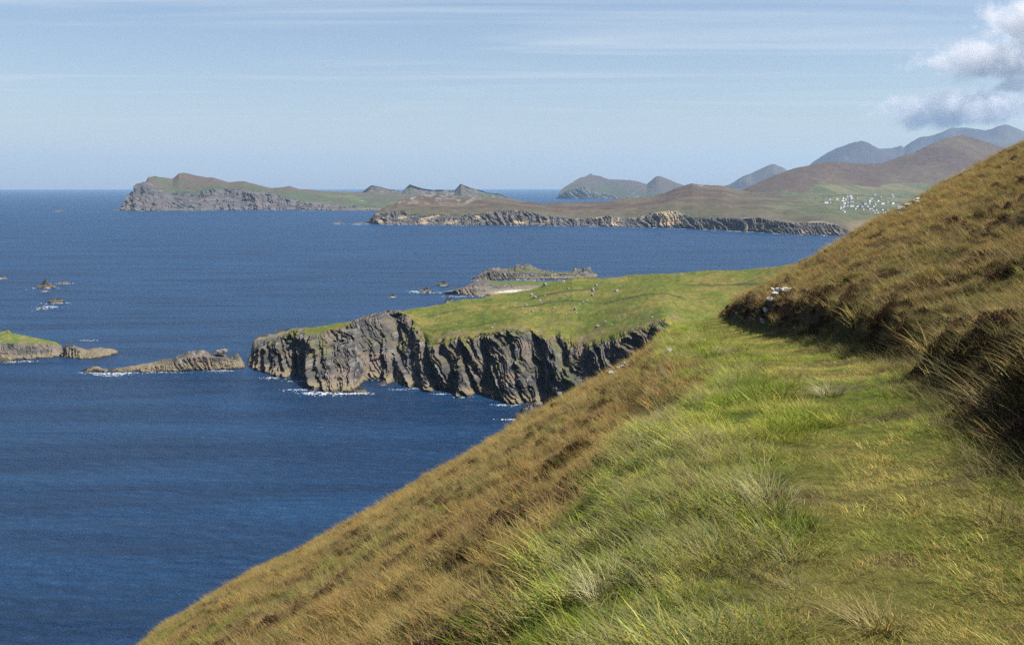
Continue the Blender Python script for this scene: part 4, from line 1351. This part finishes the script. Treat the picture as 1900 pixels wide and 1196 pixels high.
houses = [(1532, 377, 8.5), (1540, 376, 4), (1539, 370, 4), (1552.5, 370, 5.5), (1563.5, 369, 6), (1569.8, 369, 3), (1578.5, 369, 7.5), (1578, 365, 6), (1589.5, 369, 4), (1563, 373, 6), (1566, 378, 6), (1580, 375, 8),
          (1566, 383, 4.5), (1571.5, 383, 4), (1580, 383.5, 7.5), (1598.5, 385, 7), (1604, 380, 9), (1613, 374, 6), (1612.5, 378, 5), (1628, 374, 8), (1637, 379, 7), (1655, 378.5, 10), (1620, 384, 6), (1612, 388, 3), (1617, 388, 3), (1619.5, 391, 3), (1625, 390.5, 3), (1622, 395, 4), (1628, 395, 2.5), (1638, 395.5, 4), (1646.5, 391, 5), (1641.5, 394, 3), (1637, 390, 3.5), (1622.6, 362, 4), (1655, 362, 4), (1589, 384, 3)]
words_ = {0: 'long white cottage set furthest towards the brown slopes', 6: 'bright white house in the top cluster of the village', 16: 'long pale house in the middle of the village', 21: 'broadest white house standing alone beside the hillside skyline', 19: 'white house with grey roof alone above the middle lane', 30: 'tall white house at the low end of the village', 14: 'white gabled house at the lower edge of the fields'}
rb = random.Random(12)
for i in range(24):
    houses.append((rb.uniform(1556, 1668), rb.uniform(364, 394), rb.uniform(3.0, 5.0)))
for i, (uu_, vv_, w_) in enumerate(houses):
    loc, nrm, fi, dist = hit(bvp, uu_, vv_)
    if loc is None:
        loc, nrm, fi, dist = hit(bvh2, uu_, vv_)
    if loc is None:
        continue
    px_ = loc.y / FPX
    w = w_ * px_ * 1.05
    h = max(3.4, min(w * 0.36, 5.6)) * rb.uniform(.9, 1.15)
    e = bpy.data.objects.new('house', None)
    COL.objects.link(e)
    e.location = loc
    e.rotation_euler = (0, 0, rb.uniform(0.25, 0.95))
    wl, rf = gable(w, max(6.0, w * 0.5), h, h * 0.5)
    link('wall', pyd('wall', wl, M_walld if i in (1, 8, 11, 15, 16) else M_wall), e)
    r_o = link('roof', pyd('roof', rf, M_roof), e)
    if w_ > 3.5:
        for s_ in (-1, 1):
            link('chimney', pyd('chimney', box(s_ * (w / 2 - .6), 0, h * 1.2, h * 1.5 + 1.3, 1.0, 0.9), M_wall), r_o)
    row = 'in the top lane of the village' if vv_ < 368 else 'in the upper lane of the village' if vv_ < 374.5 else 'in the middle lane of the village' if vv_ < 381 else 'in the lower lane of the village' if vv_ < 387 else 'in the lowest cluster of the village'
    side = 'at its brown moor end' if uu_ < 1558 else 'at the crowded left part' if uu_ < 1584 else 'around its centre' if uu_ < 1612 else 'right of its centre' if uu_ < 1634 else 'close to the hillside skyline'
    kind_ = 'grey walled house ' if i in (1, 8, 11, 15, 16) else 'small white house ' if w_ <= 4.2 else 'white cottage ' if w_ <= 5.6 else 'long white house '
    tag(e, words_.get(i, kind_ + row + ', ' + side), 'house', 'houses of the village')
for bvx, uu_, vv_, w_, lab in ((bvh_of(farhead), 671, 372.5, 5, 'lone white building on the green back of the far headland'), (bvh_of(hazyhead), 1175, 359, 4, 'single white house on the hazy twin topped headland')):
    loc, nrm, fi, dist = hit(bvx, uu_, vv_)
    if loc is None:
        continue
    w = w_ * loc.y / FPX
    e = bpy.data.objects.new('house', None)
    COL.objects.link(e)
    e.location = loc
    wl, rf = gable(w, 7, 5, 2.4)
    link('wall', pyd('wall', wl, M_wall), e)
    link('roof', pyd('roof', rf, M_roof), e)
    tag(e, lab, 'house')

# ------------------------------------------------------------------ air
m = bpy.data.materials.new('haze')
m.use_nodes = True
t = m.node_tree
for n in list(t.nodes):
    t.nodes.remove(n)
pv = nd(t, 'ShaderNodeVolumePrincipled', inp={'Color': (0.50, 0.74, 1.0, 1), 'Density': 2.95e-5, 'Anisotropy': 0.15})
om = nd(t, 'ShaderNodeOutputMaterial')
t.links.new(pv.outputs[0], om.inputs['Volume'])
HB = 41500
vz = [(-HB, -HB, -12), (HB, -HB, -12), (HB, HB, -12), (-HB, HB, -12), (-HB, -HB, 1200), (HB, -HB, 1200), (HB, HB, 1200), (-HB, HB, 1200)]
me = bpy.data.meshes.new('haze')
me.from_pydata(vz, [], [(3, 2, 1, 0), (4, 5, 6, 7), (0, 1, 5, 4), (1, 2, 6, 5), (2, 3, 7, 6), (3, 0, 4, 7)])
me.materials.append(m)
tag(link('haze', me), 'thin blue sea air over the whole bay', kind='stuff')

# ------------------------------------------------------------------ cumulus over the mountains
def cloud(u, v, wpx, hpx, label, seed, dens=0.0030, D=24000.0):
    kx, kz = ray(u, v)
    m = bpy.data.materials.new('cloud')
    m.use_nodes = True
    t = m.node_tree
    for n in list(t.nodes):
        t.nodes.remove(n)
    tc = nd(t, 'ShaderNodeTexCoord')
    ln = nd(t, 'ShaderNodeVectorMath', operation='LENGTH')
    t.links.new(tc.outputs['Object'], ln.inputs[0])
    ge = nd(t, 'ShaderNodeNewGeometry')
    no = nd(t, 'ShaderNodeTexNoise', noise_dimensions='4D', inp={'W': seed * 3.7, 'Scale': 0.0024, 'Detail': 5.0, 'Roughness': 0.58})
    t.links.new(ge.outputs['Position'], no.inputs['Vector'])
    f = mth(t, 'SUBTRACT', mth(t, 'MULTIPLY_ADD', no.outputs[0], 2.1, -0.36), ln.outputs['Value'])
    f = maprange(t, f, 0.0, 0.42)
    pv = nd(t, 'ShaderNodeVolumePrincipled', inp={'Color': (0.95, 0.94, 0.94, 1), 'Anisotropy': 0.1})
    t.links.new(mth(t, 'MULTIPLY', f, dens), pv.inputs['Density'])
    om = nd(t, 'ShaderNodeOutputMaterial')
    t.links.new(pv.outputs[0], om.inputs['Volume'])
    v_, f_ = ICO[3]
    me = mesh_from('cloud', v_, f_, None, True, m)
    o = link('cloud', me)
    o.location = (float(kx) * D, D, CAMZ + float(kz) * D)
    o.scale = (wpx / FPX * D * 0.5, wpx / FPX * D * 0.4, hpx / FPX * D * 0.5)
    return tag(o, label, 'cloud', 'cumulus clouds over the mountains')


cloud(1845, 112, 390, 100, 'broad grey cloud with a white top, middle of the group', 2)
cloud(1945, 38, 350, 120, 'highest puffy grey cloud in the corner of the sky', 3)
cloud(1778, 203, 420, 98, 'long flat grey cloud just above the mountain ridge', 5)
cloud(1890, 160, 140, 44, 'small grey scrap of cloud between two larger ones', 8)
